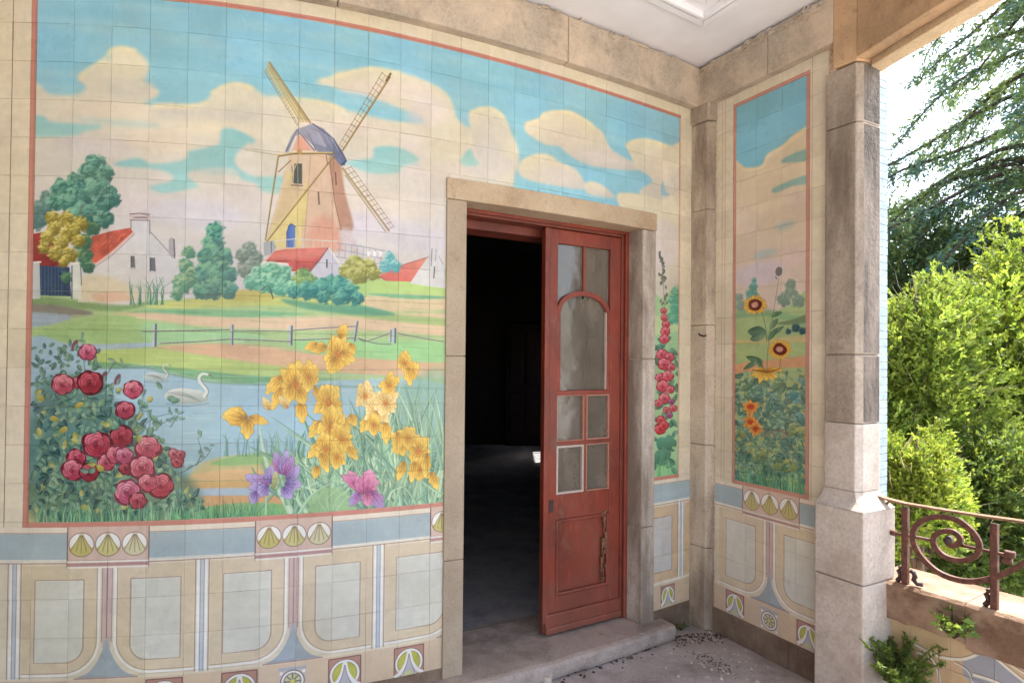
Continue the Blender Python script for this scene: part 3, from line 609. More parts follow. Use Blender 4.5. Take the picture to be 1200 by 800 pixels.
    for s in (S_L - lw, S_L): C.line([(s, Z_MURAL0 - lw), (s, Z_MURAL1)], 1.5, PD, q=True, alpha=.6)
    C.line([(S_R + .001, Z_MURAL0), (S_R + .001, Z_MURAL1)], 1.5, PD, q=True, alpha=.6)
    dado(C, -1)
    return brushed(C)

TH = .1497
DZ = [EYE - .637 - .15 * k for k in range(6)]
def shell(C, s, z, r, tone):
    """three-lobed shell: ring of white side petals over a yellow-green fan"""
    f = C.ppm
    C.fillc(C.Q(np.stack([s + r * np.cos(np.linspace(0, 6.1, 22)), z + r * np.sin(np.linspace(0, 6.1, 22))], 1)), (214, 196, 172))
    fan = [(s, z + r * .8), (s - r * .42, z + r * .25), (s - r * .95, z - r * .3), (s - r * .6, z - r * .82), (s, z - r), (s + r * .6, z - r * .82), (s + r * .95, z - r * .3), (s + r * .42, z + r * .25)]
    C.fillc(C.Q(spline(fan)), tone)
    for sg in (-1, 1):
        C.fillc(C.Q(spline([(s + sg * r * .18, z + r * .9), (s + sg * r * .7, z + r * .7), (s + sg * r * .98, z + r * .1), (s + sg * r * .85, z - r * .25), (s + sg * r * .5, z + r * .15)])), (236, 232, 226))
    for a in (-.75, -.38, 0, .38, .75):
        C.line([(s + a * .1 * r, z + r * .8), (s + a * r * .7, z + r * .05), (s + a * r * 1.1, z - r * .72 + abs(a) * r * .3)], 1.4, (122, 98, 84), q=True, smooth=True, alpha=.8)
    C.line(np.stack([s + r * np.cos(np.linspace(0, 6.3, 26)), z + r * np.sin(np.linspace(0, 6.3, 26))], 1), 1.6, (120, 92, 84), q=True, alpha=.8)

def arch_motif(C, s, z, h):
    """square tile: white horseshoe with green lobes on brick pink; s,z = centre, h = half size"""
    C.rect(s - h, z - h, s + h, z + h, (188, 140, 124)); 
    for a, b in (((s - h, z - h), (s - h, z + h)), ((s + h, z - h), (s + h, z + h)), ((s - h, z + h), (s + h, z + h))): C.line([a, b], 2, (112, 74, 74), q=True)
    circ = lambda r, a0, a1, n=24: np.stack([s + r * np.cos(np.radians(np.linspace(a0, a1, n))), z - .08 * h + r * np.sin(np.radians(np.linspace(a0, a1, n)))], 1)
    C.fillc(C.Q(circ(h * .93, 0, 345)), (208, 196, 184))
    for sg in (-1, 1):
        C.fillc(C.Q(spline([(s + sg * h * .12, z + h * .68), (s + sg * h * .5, z + h * .62), (s + sg * h * .76, z + h * .1), (s + sg * h * .6, z - h * .55), (s + sg * h * .42, z - h * .45), (s + sg * h * .2, z + h * .1)])), (190, 186, 84), noise=.06)
    C.fillc(C.Q(spline([(s, z + h * .6), (s - h * .2, z - h * .1), (s - h * .45, z - h), (s + h * .45, z - h), (s + h * .2, z - h * .1)])), (188, 182, 190))
    C.line(circ(h * .86, -32, 212), 6.5, (236, 232, 226), q=True); C.line(circ(h * .95, -32, 212), 1.6, (116, 88, 84), q=True, alpha=.8); C.line(circ(h * .76, -30, 210), 1.3, (116, 96, 70), q=True, alpha=.8)
    for sg in (-1, 1):
        C.line([(s + sg * h * .05, z + h * .75), (s + sg * h * .2, z), (s + sg * h * .55, z - h * .6), (s + sg * h * .98, z - h * .92)], 5, (236, 232, 228), w2=9, q=True, smooth=True)
        C.line([(s + sg * h * .02, z + h * .5), (s + sg * h * .14, z - h * .1), (s + sg * h * .42, z - h * .8)], 1.4, (110, 92, 92), q=True, smooth=True, alpha=.8)
    for dx, dy in ((-.2, -.8), (.2, -.8), (0, -.68), (-.08, -.92)): C.fillc(C.Q(np.stack([s + dx * h + .11 * h * np.cos(np.linspace(0, 6, 9)), z + dy * h + .11 * h * np.sin(np.linspace(0, 6, 9))], 1)), (208, 204, 120))

def rosette(C, s, z, h):
    C.rect(s - h, z - h, s + h, z + h, (206, 190, 176)); C.rect(s - h, z + h * .78, s + h, z + h, (176, 176, 186))
    circ = lambda r, n=26: np.stack([s + r * np.cos(np.linspace(0, 6.283, n)), z - h * .08 + r * np.sin(np.linspace(0, 6.283, n))], 1)
    C.fillc(C.Q(circ(h * .82)), (236, 232, 228)); C.line(circ(h * .84), 2, (110, 88, 84), q=True); C.fillc(C.Q(circ(h * .62)), (196, 190, 168)); C.line(circ(h * .62), 1.6, (110, 92, 84), q=True)
    for k in range(8):
        a = k * math.pi / 4
        C.line([(s + h * .12 * math.cos(a), z - h * .08 + h * .12 * math.sin(a)), (s + h * .58 * math.cos(a), z - h * .08 + h * .58 * math.sin(a))], 2.4, (112, 104, 100), q=True)
        b = a + .39; C.fillc(C.Q(np.stack([s + h * .42 * math.cos(b) + h * .1 * np.cos(np.linspace(0, 6, 8)), z - h * .08 + h * .42 * math.sin(b) + h * .1 * np.sin(np.linspace(0, 6, 8))], 1)), (214, 208, 130))
    C.fillc(C.Q(circ(h * .17, 12)), (222, 206, 96))
    for sx in (-1, 1):
        for sz in (-.85, .6): C.fillc(C.Q(np.stack([s + sx * h * .8 + h * .12 * np.cos(np.linspace(0, 6, 9)), z + sz * h + h * .12 * np.sin(np.linspace(0, 6, 9))], 1)), (238, 234, 230))

def dado_unit(C, s_stem, s_a, s_b, zb=None):
    """one panel group: stem at s_stem with its flared foot, plain double line at s_a (left) and s_b (right)"""
    W, OC, GR, LN, BL = (236, 230, 222), (216, 196, 166), (212, 208, 194), (158, 132, 116), (166, 176, 182)
    zt = DZ[1] - .018; zb = DZ[4] + .012
    for sa, dr in ((s_a, -1), (s_b, 1)):
        e = abs(sa - s_stem)
        f = lambda u, v: (s_stem + dr * u, v)                      # u = distance from the stem
        R = .125
        outer = [f(.035, zt), f(e - .03, zt), f(e - .03, zb), f(.035 + R + .02, zb)] + [f(.035 + R - R * math.sin(t) , zb + R - R * math.cos(t)) for t in np.linspace(.1, 1.57, 9)]
        C.fillc(C.Q(outer), OC, noise=.03, band=.02); 
        C.line([f(.03, zt), f(.03, zb + R)] + [f(.03 + R * 1.04 - R * 1.04 * math.cos(t), zb + R - R * 1.02 * math.sin(t)) for t in np.linspace(.15, 1.57, 9)] + [f(.24, zb - .004), f(e - .022, zb - .004)], 5, W, q=True)
        C.line([f(.037, zt), f(.037, zb + R)] + [f(.037 + R - R * math.cos(t), zb + R - R * math.sin(t) + .004) for t in np.linspace(.15, 1.57, 9)] + [f(.24, zb + .004), f(e - .03, zb + .004)], 1.4, LN, q=True, alpha=.8)
        a0, a1, b0, b1 = .086, e - .078, zb + .045, zt - .055; r = .065
        inner = [f(a0, b1), f(a1, b1), f(a1, b0), f(a0 + r, b0)] + [f(a0 + r - r * math.sin(t), b0 + r - r * math.cos(t)) for t in np.linspace(.15, 1.4, 6)] + [f(a0, b0 + r)]
        C.fillc(C.Q(inner), GR, noise=.02, band=.02)
        C.line(inner + [inner[0]], 2.2, LN, q=True, alpha=.85)
        C.line([f(a0 + .006, b0 + r), f(a0 + .006, b1 - .006), f(a1 - .006, b1 - .006)], 1.3, (232, 226, 214), q=True, alpha=.6)
    # stem
    C.rect(s_stem - .016, zb + .1, s_stem + .016, zt, (204, 178, 172)); 
    for sg in (-1, 1): C.line([(s_stem + sg * .018, zt), (s_stem + sg * .018, zb + .12)], 1.6, LN, q=True)
    foot = [(s_stem, zb + .15), (s_stem - .02, zb + .075), (s_stem - .06, zb + .01), (s_stem - .115, zb - .018), (s_stem + .115, zb - .018), (s_stem + .06, zb + .01), (s_stem + .02, zb + .075)]
    C.fillc(C.Q(spline(foot[:4], closed=False).tolist() + spline(foot[4:] + foot[:1], closed=False).tolist()), BL, noise=.03)
    C.line([(s_stem - .118, zb - .019), (s_stem + .118, zb - .019)], 3, (176, 140, 130), q=True); C.line([(s_stem, zt), (s_stem, zb + .14)], 2.4, (176, 128, 126), q=True)

def dline(C, s, z0, z1):
    for d, w, c in ((-.0145, 5.5, (238, 234, 228)), (.0145, 5.5, (238, 234, 228)), (0, 8, (194, 200, 206)), (-.025, 1.4, (136, 108, 100)), (.025, 1.4, (136, 108, 100)), (-.007, 1.3, (140, 140, 152)), (.007, 1.3, (140, 140, 152))):
        C.line([(s + d, z0), (s + d, z1)], w, c, q=True)

def dado_bands(C, s0, s1):
    W = (234, 228, 216)
    C.rect(s0, DZ[0] - .045, s1, DZ[0] - .02, (228, 212, 192)); C.line([(s0, DZ[0] - .042), (s1, DZ[0] - .042)], 1.4, (140, 110, 100), q=True, alpha=.8)
    C.rect(s0, DZ[1] + .005, s1, DZ[0] - .045, (166, 180, 184), noise=.02, band=.05)
    C.line([(s0, DZ[1]), (s1, DZ[1])], 6, W, q=True); C.line([(s0, DZ[1] - .009), (s1, DZ[1] - .009)], 1.6, (150, 110, 100), q=True)
    C.rect(s0, DZ[5] - .03, s1, DZ[4] - .012, (214, 188, 160), noise=.02, band=.04)

def block(C, s, half, n, tones):
    C.rect(s - half, DZ[1] - .002, s + half, DZ[0] - .018, (212, 182, 166))
    for sg in (-1, 1): C.line([(s + sg * half, DZ[1] - .03), (s + sg * half, DZ[0] - .02)], 2, (112, 84, 84), q=True)
    C.rect(s - half, DZ[1] - .022, s + half, DZ[1] - .008, (184, 142, 134)); C.line([(s - half, DZ[1] - .004), (s + half, DZ[1] - .004)], 4, (234, 224, 212), q=True); C.line([(s - half, DZ[1] - .026), (s + half, DZ[1] - .026)], 3.4, (234, 224, 212), q=True)
    for k in range(n):
        shell(C, s + (k - (n - 1) / 2) * half * 2 / n * .98, (DZ[0] + DZ[1]) / 2 - .012, half / n * .93, tones[k % len(tones)])

def dado(C, side):
    dado_bands(C, C.s0, C.s1)
    if side < 0:
        pos = [S_at(x, 700) for x in (17.5, 126, 237, 344, 443, 540)]
        period = (pos[4] - pos[2])
        stems = [pos[1], pos[3], pos[5]]; dbl = [pos[0], pos[2], pos[4], pos[4] + period]
        for k, st in enumerate(stems):
            dado_unit(C, st, dbl[k], dbl[k + 1])
        # small piece right of the door and the far left edge
        sr = S_at(797, 640); e = S_at(768, 640)
        C.rect(e - .1, DZ[4] + .01, sr, DZ[1] - .02, (212, 182, 148), noise=.03); C.rect(e - .1, DZ[4] + .06, sr - .075, DZ[1] - .08, (200, 194, 188)); C.line([(e - .1, DZ[1] - .08), (sr - .075, DZ[1] - .08), (sr - .075, DZ[4] + .06), (e - .1, DZ[4] + .06)], 2, (136, 104, 96), q=True)
        dline(C, sr, DZ[4], DZ[1] - .01); C.rect(sr + .03, DZ[4] + .01, C.s1, DZ[1] - .02, (212, 182, 148), noise=.03)
        C.line([(e - .1, DZ[4]), (C.s1, DZ[4])], 4, (236, 230, 222), q=True)
        for s in dbl: dline(C, s, DZ[4] - .005, DZ[1] - .01)
        tones = [(198, 186, 110), (204, 194, 128), (208, 200, 160)]
        for st in stems: block(C, st, TH * 1.0, 3, tones)
        for x in (57, 193, 281, 404, 479): arch_motif(C, S_at(x, 780), DZ[4] - .088, .066)
        for st in stems[:2]: rosette(C, st, DZ[4] - .085, .055)
        arch_motif(C, S_at(782, 700), DZ[4] - .08, .055)
        # left border band lines
        for x in (10.5, 37.2): C.line([(S_at(x, 330), DZ[0] - .02), (S_at(x, 330), Z_TOP)], 1.6, (150, 118, 96), q=True, alpha=.8)
    else:
        c = W_at(902, 650)
        dado_unit(C, c, c - .36, c + .36); block(C, c, .17, 3, [(198, 184, 120)]); rosette(C, c, DZ[4] - .085, .055)
        arch_motif(C, c - .22, DZ[4] - .08, .06); arch_motif(C, c + .22, DZ[4] - .08, .06)
    C.line([(C.s0, Z_MURAL1 + .085), (C.s1, Z_MURAL1 + .085)], 1.5, (150, 116, 92), q=True, alpha=.8)

def paint_side():
    C = Canvas(W_at(826), W_at(985), 0.10, Z_TOP + .03, side_map, CREAM)
    C.rect(C.s0, C.z0, C.s1, C.z1, CREAM, band=.015)
    tl, tr = T_L, T_R
    C.clip = (int((tl - C.s0) * C.ppm), int((C.z1 - Z_MURAL1) * C.ppm), int((tr - C.s0) * C.ppm), int((C.z1 - Z_MURAL0) * C.ppm))
    C.rect(tl, Z_MURAL0, tr, Z_MURAL1, (128, 188, 208), noise=.015, band=.04)
    C.fill([(850, 192), (866, 191), (877, 198), (893, 194), (898, 183), (905, 178), (918, 170), (930, 158), (945, 149), (960, 140), (960, 400), (850, 400)], (226, 204, 170), soft=2, col2=(208, 188, 180), ang=90, noise=.02, band=.03)
    C.line([(870, 199), (893, 196), (901, 182), (918, 172), (947, 150)], 9, (238, 216, 168), smooth=True, soft=3, alpha=.8)
    for pts in ([(915, 190), (930, 180), (960, 172), (960, 186), (935, 190)], [(905, 222), (925, 212), (960, 202), (960, 214), (930, 218), (910, 226)]): C.fill(pts, (130, 178, 176), soft=2, alpha=.9)
    for x, y, rx, ry, c in ((920, 264, 12, 4, (150, 184, 186)), (897, 297, 14, 4, (160, 186, 196)), (875, 260, 14, 20, (220, 200, 184)), (930, 235, 18, 8, (216, 190, 186)), (890, 320, 30, 14, (206, 192, 206)), (930, 300, 16, 14, (220, 192, 186)), (905, 240, 30, 6, (232, 212, 180))):
        C.fill(ell(x, y, rx, ry, -14, 14, .1), c, alpha=.7, soft=6)
    C.fill([(850, 368), (880, 362), (905, 366), (925, 358), (960, 354), (960, 600), (850, 600)], (166, 186, 128), soft=2, band=.05, noise=.03)
    C.fill([(850, 375), (900, 370), (960, 388), (960, 380), (900, 362), (850, 368)], (130, 172, 128), soft=3, alpha=.7)
    C.fill([(908, 379), (930, 374), (945, 368), (960, 366), (960, 374), (930, 380)], (112, 130, 90), soft=1, alpha=.8)
    C.fill([(850, 396), (880, 398), (960, 392), (960, 400), (880, 402), (850, 402)], (208, 178, 120), soft=2, alpha=.7)
    C.fill([(850, 430), (880, 424), (960, 416), (960, 428), (900, 432), (850, 440)], (218, 158, 116), soft=2, alpha=.95)
    clump(C, [(884, 328, 3), (883, 336, 5), (882, 346, 8), (884, 354, 9)], (92, 150, 140), (124, 176, 160), (156, 196, 176), dens=.5)
    clump(C, [(866, 348, 5), (868, 358, 6)], (130, 156, 144), (150, 172, 156), (170, 186, 166), dens=.4)
    clump(C, [(927, 333, 6), (928, 344, 8), (919, 351, 8), (935, 352, 8)], (118, 142, 124), (146, 164, 142), (170, 182, 156), dens=.5)
    clump(C, [(924, 388, 3), (933, 384, 5), (940, 387, 4), (945, 387, 3)], (44, 74, 84), (70, 100, 100), (96, 124, 110), dens=.6)
    for k in range(60): leaf(C, U(858, 945), U(450, 520), U(7, 14), U(5, 9), U(0, 360), jit((88, 130, 120), 18))
    for k in range(170):
        x, y = U(858, 948), U(455, 565); r = U(3, 8)
        C.fill(ell(x, y, r, r * .72, U(-20, 20), 12, .25), jit(mix((88, 128, 116), (158, 190, 168), U(0, 1)), 14), col2=(76, 112, 104), alpha=.75, soft=1, ang=70)
        C.line(e_arc(x, y, r * .9, r * .6, 0, -160, -20), 1.2, (176, 200, 180), alpha=.6)
    clump(C, [(938, 450, 7), (940, 470, 9), (940, 490, 8), (930, 462, 6)], (60, 120, 120), (100, 160, 160), (140, 190, 186))
    for x, y, r in ((890, 535, 11), (915, 543, 11), (925, 545, 11), (884, 530, 8), (932, 502, 10), (940, 506, 9), (900, 530, 8), (866, 508, 8)):
        C.fill(ell(x, y, r, r * .7, U(-20, 20), 12, .1), (186, 188, 116), col2=(112, 130, 72), ang=80); C.line([(x - r * .8, y), (x, y - r * .2), (x + r * .8, y)], 1.2, (110, 120, 70), alpha=.7)
    C.fill(ell(910, 507, 16, 6, 5), (150, 120, 104), soft=1, alpha=.6)
    for k in range(420):
        x, y = U(858, 948), U(436, 562); dk = U(0, 1)
        leaf(C, x, y, U(4, 11), U(2.4, 5.5), U(0, 360), jit(mix((44, 96, 84), (150, 190, 140), dk) if k % 6 else (190, 190, 110), 12), al=.85)
    C.line([(900, 560), (899, 500), (899, 440), (901, 400), (906, 370), (913, 326)], 3, (108, 132, 104), w2=1.4, smooth=True)
    C.line([(899, 400), (897, 380), (893, 366)], 2.2, (96, 124, 92), smooth=True); C.line([(911, 470), (913, 440), (915, 420)], 2, (110, 130, 80), smooth=True)
    C.fill(ell(913, 318, 4, 5.5, 10), (124, 118, 112)); C.line([(909, 324), (911, 327)], 3, (110, 104, 100))
    for x, y, L, W, a in ((898, 390, 22, 14, 185), (896, 392, 18, 10, 160), (902, 385, 16, 6, -50), (904, 370, 14, 5, -20), (902, 392, 20, 6, -30), (900, 398, 18, 6, -50), (895, 425, 22, 8, 200), (890, 422, 22, 6, 150), (894, 432, 14, 5, 240), (898, 450, 16, 8, 200), (905, 455, 18, 9, -20), (915, 460, 12, 6, -60), (868, 456, 16, 8, -20), (872, 462, 18, 6, 30)):
        leaf(C, x, y, L, W, a, jit((92, 130, 92), 12))
    def sunfl(cx, cy, r, squash=.8, tilt=-15):
        for q in range(2):
            for k in range(16):
                a = k * 22.5 + q * 11 + U(-5, 5); ca, sa = math.cos(math.radians(a)), math.sin(math.radians(a)) * squash
                L = r * (1 - .12 * q) * U(.85, 1.1)
                b = math.degrees(math.atan2(sa, ca)) + tilt * .2; LL = L * math.hypot(ca, sa)
                p = petal(cx, cy, LL, r * .34, b, 0, 9); C.fillc(C.P(p), (198, 124, 40), col2=(244, 204, 92), ang=b, noise=.05); C.line(p, 1.1, (140, 84, 34), alpha=.5)
        C.fill(ell(cx, cy, r * .55, r * .55 * squash, tilt, 14, .08), (110, 40, 28), noise=.1); C.fill(ell(cx, cy, r * .28, r * .26 * squash, tilt, 10, .1), (206, 150, 130), noise=.1)
    sunfl(885, 357, 15, .82); sunfl(914, 409, 15, .85, 20)
    for x, y, L, W, a in ((898, 433, 20, 6, 178), (898, 434, 19, 6, 165), (898, 433, 22, 6, 5), (898, 435, 18, 6, 25), (896, 434, 16, 6, 140), (900, 434, 16, 6, 60), (896, 434, 15, 7, 110), (898, 434, 14, 7, 80)): bpetal(C, x, y, L, W, a, YEL)
    C.line([(882, 433), (900, 436), (914, 432)], 3, (150, 70, 36))
    for x, y, s in ((880, 476, 10), (880, 494, 9), (886, 502, 9)):
        for k in range(9): bpetal(C, x, y, s * U(.8, 1.2), s * .5, k * 40 + U(-9, 9), dict(d=(150, 60, 24), m=(222, 130, 50), l=(244, 176, 84), o=(150, 70, 30)))
        C.fill(ell(x, y, s * .4, s * .3), (190, 70, 30))
    gy = lambda x: 565 + (x - 857) * .17 + 4
    grass(C, 857, 947, 0, 34, 190, [(86, 168, 116), (60, 130, 100), (130, 200, 150), (40, 100, 84)], yfun=gy, lean=7)
    C.clip = None
    PK, PD = (202, 140, 122), (150, 96, 86); lw = .018
    for r in ((tl - lw, Z_MURAL0 - lw, tl, Z_MURAL1 + lw), (tr, Z_MURAL0 - lw, tr + lw, Z_MURAL1 + lw), (tl, Z_MURAL0 - lw, tr, Z_MURAL0), (tl, Z_MURAL1, tr, Z_MURAL1 + lw)): C.rect(*r, PK)
    for s in (tl, tl - lw, tr, tr + lw, tl - .095, tl - .075, tr + .03): C.line([(s, Z_MURAL0 - .02), (s, Z_MURAL1 + (.02 if tl - .05 < s < tr + .025 else .085))], 1.5, PD, q=True, alpha=.6)
    for z in (Z_MURAL0 - lw, Z_MURAL1, Z_MURAL1 + lw): C.line([(tl - lw, z), (tr + lw, z)], 1.5, PD, q=True, alpha=.6)
    dado(C, 1)
    return brushed(C)
# ------------------------------------------------------------------ materials
def lin(c):
    return tuple(((x / 255) / 12.92 if x / 255 <= .04045 else ((x / 255 + .055) / 1.055) ** 2.4) for x in c) + (1.0,)

class NT:
    def __init__(self, name):
        self.m = bpy.data.materials.new(name); self.m.use_nodes = True
        self.t = self.m.node_tree; self.b = self.t.nodes["Principled BSDF"]
    def n(self, typ, **k):
        nd = self.t.nodes.new("ShaderNode" + typ)
        for a, v in k.items():
            if a.startswith("i_"): nd.inputs[a[2:].replace("_", " ")].default_value = v
            else: setattr(nd, a, v)
        return nd
    def l(self, a, b): self.t.links.new(a, b)
    def coords(self, kind="Object"):
        return self.n("TexCoord").outputs[kind]
    def noise(self, co, scale, detail=4, rough=.55, stretch=None):
        if stretch:
            mp = self.n("Mapping"); mp.inputs["Scale"].default_value = stretch; self.l(co, mp.inputs["Vector"]); co = mp.outputs[0]
        nd = self.n("TexNoise"); nd.inputs["Scale"].default_value = scale; nd.inputs["Detail"].default_value = detail; nd.inputs["Roughness"].default_value = rough
        self.l(co, nd.inputs["Vector"]); return nd.outputs["Fac"]
    def ramp(self, f, stops):
        r = self.n("ValToRGB"); e = r.color_ramp.elements
        while len(e) < len(stops): e.new(.5)
        for k, (p, c) in enumerate(stops): e[k].position = p; e[k].color = c if len(c) == 4 else lin(c)
        self.l(f, r.inputs[0]); return r.outputs[0]
    def mix(self, f, a, b, mode='MIX'):
        m = self.n("MixRGB"); m.blend_type = mode
        for s, v in ((0, f), (1, a), (2, b)):
            if isinstance(v, (int, float)): m.inputs[s].default_value = v
            elif isinstance(v, tuple): m.inputs[s].default_value = v if len(v) == 4 else lin(v)
            else: self.l(v, m.inputs[s])
        return m.outputs[0]
    def bump(self, h, s, d=.02):
        b = self.n("Bump"); b.inputs["Strength"].default_value = s; b.inputs["Distance"].default_value = d
        self.l(h, b.inputs["Height"]); self.l(b.outputs[0], self.b.inputs["Normal"]); return b
    def math(self, op, a, b):
        m = self.n("Math"); m.operation = op
        for s, v in ((0, a), (1, b)):
            if isinstance(v, (int, float)): m.inputs[s].default_value = v
            else: self.l(v, m.inputs[s])
        return m.outputs[0]

def world_co(M):
    return M.n("NewGeometry").outputs["Position"]

def stone(name, base, dark, light=None, bump=.5, stain=None, stain_amt=.5, streak=False, rough=.85, grain=90):
    M = NT(name); co = world_co(M)
    light = light or tuple(min(255, x + 14) for x in base)
    f1 = M.noise(co, 5, 6, .6); f2 = M.noise(co, grain, 3, .7); f3 = M.noise(co, 17, 5, .65)
    c = M.ramp(f1, [(.3, dark), (.5, base), (.72, light)])
    c = M.mix(.35, c, M.ramp(f2, [(.3, tuple(x * .72 for x in base)), (.6, tuple(min(255, x * 1.1) for x in base))]))
    if stain:
        fs = M.noise(co, 3.1, 6, .68, stretch=(1, 1, .25) if streak else (1, 1, 1))
        c = M.mix(M.ramp(fs, [(.5 - .12 * stain_amt, (0, 0, 0, 1)), (.72 - .2 * stain_amt, (.85, .85, .85, 1))]), c, stain)
    c = M.mix(M.ramp(f3, [(.58, (0, 0, 0, 1)), (.72, (.3, .3, .3, 1))]), c, tuple(x * .6 for x in dark))
    M.l(c, M.b.inputs["Base Color"]); M.b.inputs["Roughness"].default_value = rough
    h = M.math('ADD', M.math('MULTIPLY', f2, .5), M.math('MULTIPLY', f3, 1.0))
    M.bump(h, bump, .012)
    return M.m

def plain(name, col, rough=.6, metal=0, var=.08, scale=20, bump=.15):
    M = NT(name); co = world_co(M); f = M.noise(co, scale, 5, .6)
    M.l(M.ramp(f, [(.3, tuple(x * (1 - var * 2) for x in col)), (.7, tuple(min(255, x * (1 + var)) for x in col))]), M.b.inputs["Base Color"])
    M.b.inputs["Roughness"].default_value = rough; M.b.inputs["Metallic"].default_value = metal
    if bump: M.bump(f, bump, .01)
    return M.m

def tile_mat(name, canvas, tint=None):
    img = bpy.data.images.new(name, canvas.w, canvas.h)
    px = np.ones((canvas.h, canvas.w, 4), np.float32); px[..., :3] = np.clip(canvas.a, 0, 1)[::-1]
    img.pixels.foreach_set(px.ravel()); img.update(); img.pack()
    M = NT(name); uv = M.coords("UV")
    t = M.n("TexImage"); t.image = img; t.extension = 'EXTEND'; M.l(uv, t.inputs["Vector"])
    co = world_co(M)
    r = M.n("ObjectInfo").outputs["Random"]
    c = M.mix(1.0, t.outputs["Color"], M.ramp(r, [(0, (.90, .895, .875, 1)), (1, (1, 1, 1, 1))]), 'MULTIPLY')
    grime = M.noise(co, 2.2, 6, .62); fine = M.noise(co, 60, 4, .6)
    c = M.mix(M.ramp(grime, [(.5, (0, 0, 0, 1)), (.8, (.28, .28, .28, 1))]), c, (150, 128, 104))
    c = M.mix(M.ramp(fine, [(.62, (0, 0, 0, 1)), (.8, (.16, .16, .16, 1))]), c, (120, 96, 78))
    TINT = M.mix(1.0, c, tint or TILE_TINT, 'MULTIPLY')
    M.l(TINT, M.b.inputs["Base Color"])
    M.l(M.ramp(grime, [(.3, (.2, .2, .2, 1)), (.75, (.48, .48, .48, 1))]), M.b.inputs["Roughness"])
    M.b.inputs["Specular IOR Level"].default_value = .35
    M.bump(M.noise(co, 9, 3, .5), .12, .02)
    return M.m

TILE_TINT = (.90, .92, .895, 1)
MAT = {}
MAT['grout'] = plain('grout', (212, 192, 164), .95, var=.15, scale=60)
MAT['render'] = stone('rough_render', (170, 150, 130), (140, 120, 104))
MAT['jamb'] = stone('dressed_stone', (161, 145, 124), (146, 129, 109), bump=.25, grain=160)
MAT['lintel'] = stone('lintel_stone', (176, 156, 130), (158, 138, 112), bump=.35, stain=(150, 118, 88), stain_amt=.2, grain=150)
MAT['jamb_worn'] = stone('weathered_jamb', (192, 180, 166), (160, 146, 132), stain=(116, 102, 88), stain_amt=.75, streak=True, bump=.5)
MAT['frieze'] = stone('frieze_stone', (170, 156, 138), (144, 128, 110), stain=(206, 184, 160), stain_amt=.45, bump=.6, grain=70)
MAT['pilaster'] = stone('pilaster_stone', (188, 172, 152), (156, 140, 122), stain=(110, 92, 76), stain_amt=.45, streak=True, bump=.5)
MAT['pillar'] = stone('pillar_stone', (166, 152, 136), (138, 124, 110), stain=(106, 92, 80), stain_amt=.45, bump=.6, streak=True, grain=60)
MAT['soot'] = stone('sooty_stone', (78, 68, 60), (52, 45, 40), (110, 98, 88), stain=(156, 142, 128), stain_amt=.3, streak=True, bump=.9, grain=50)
MAT['pedestal'] = stone('pedestal_stone', (190, 178, 166), (178, 166, 154), stain=(160, 144, 130), stain_amt=.2, bump=.35, grain=60)
MAT['orange'] = stone('iron_stained_stone', (164, 134, 102), (138, 98, 64), stain=(196, 160, 122), stain_amt=.35, bump=.4)
MAT['soffit'] = stone('soffit_stone', (196, 170, 136), (170, 140, 106), bump=.3)
MAT['sill'] = stone('sill_stone', (112, 84, 64), (84, 62, 46), stain=(168, 140, 116), stain_amt=.25, bump=.5, grain=70)
MAT['skirting'] = stone('skirting_stone', (108, 88, 72), (78, 62, 50), stain=(140, 122, 104), stain_amt=.25, bump=.6)
MAT['threshold'] = stone('threshold_stone', (164, 150, 140), (138, 124, 114), stain=(110, 96, 88), stain_amt=.35, bump=.4)
MAT['concrete'] = stone('terrace_concrete', (164, 154, 150), (142, 132, 128), stain=(118, 106, 100), stain_amt=.25, bump=.35, grain=70)
MAT['roomfloor'] = stone('room_floor', (146, 146, 152), (104, 104, 112), stain=(168, 164, 160), stain_amt=.3, bump=.3)
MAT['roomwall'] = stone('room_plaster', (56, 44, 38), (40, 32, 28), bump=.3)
MAT['plaster'] = plain('ceiling_plaster', (236, 234, 236), .9, var=.02, scale=3, bump=.05)
MAT['brickw'] = plain('glazed_white_brick', (150, 172, 184), .3, var=.08)
MAT['iron'] = plain('rusty_iron_paint', (92, 52, 38), .6, metal=.0, var=.2, scale=60, bump=.3)
MAT['iron_dark'] = plain('dark_iron', (58, 40, 38), .6, var=.2, scale=50)
MAT['iron_pale'] = plain('sunlit_iron_rail', (128, 94, 66), .45, var=.14, scale=40)  # sunlit tan of the rail put into the colour, paler than the other iron
MAT['rubble'] = plain('pale_rubble', (186, 174, 160), .9, var=.12, scale=40)
MAT['dirt'] = plain('dark_dirt', (74, 58, 48), .95, var=.25, scale=70)
MAT['bark'] = plain('bark', (84, 68, 54), .95, var=.25, scale=12, bump=.6)
MAT['putty'] = plain('old_putty', (178, 128, 108), .7, var=.08, scale=80)
MAT['putty_w'] = plain('white_putty', (182, 168, 156), .7, var=.06, scale=80)
MAT['lawn'] = plain('pale_gravel_ground', (188, 186, 178), .95, var=.12, scale=1.2, bump=.3)

M = NT('peeling_plaster'); co = world_co(M)
f = M.noise(co, 9, 7, .68)
M.l(M.ramp(f, [(.44, (222, 210, 204)), (.54, (214, 190, 178)), (.62, (204, 166, 150)), (.75, (212, 196, 186))]), M.b.inputs["Base Color"]); M.bump(f, .5, .02); MAT['peel'] = M.m

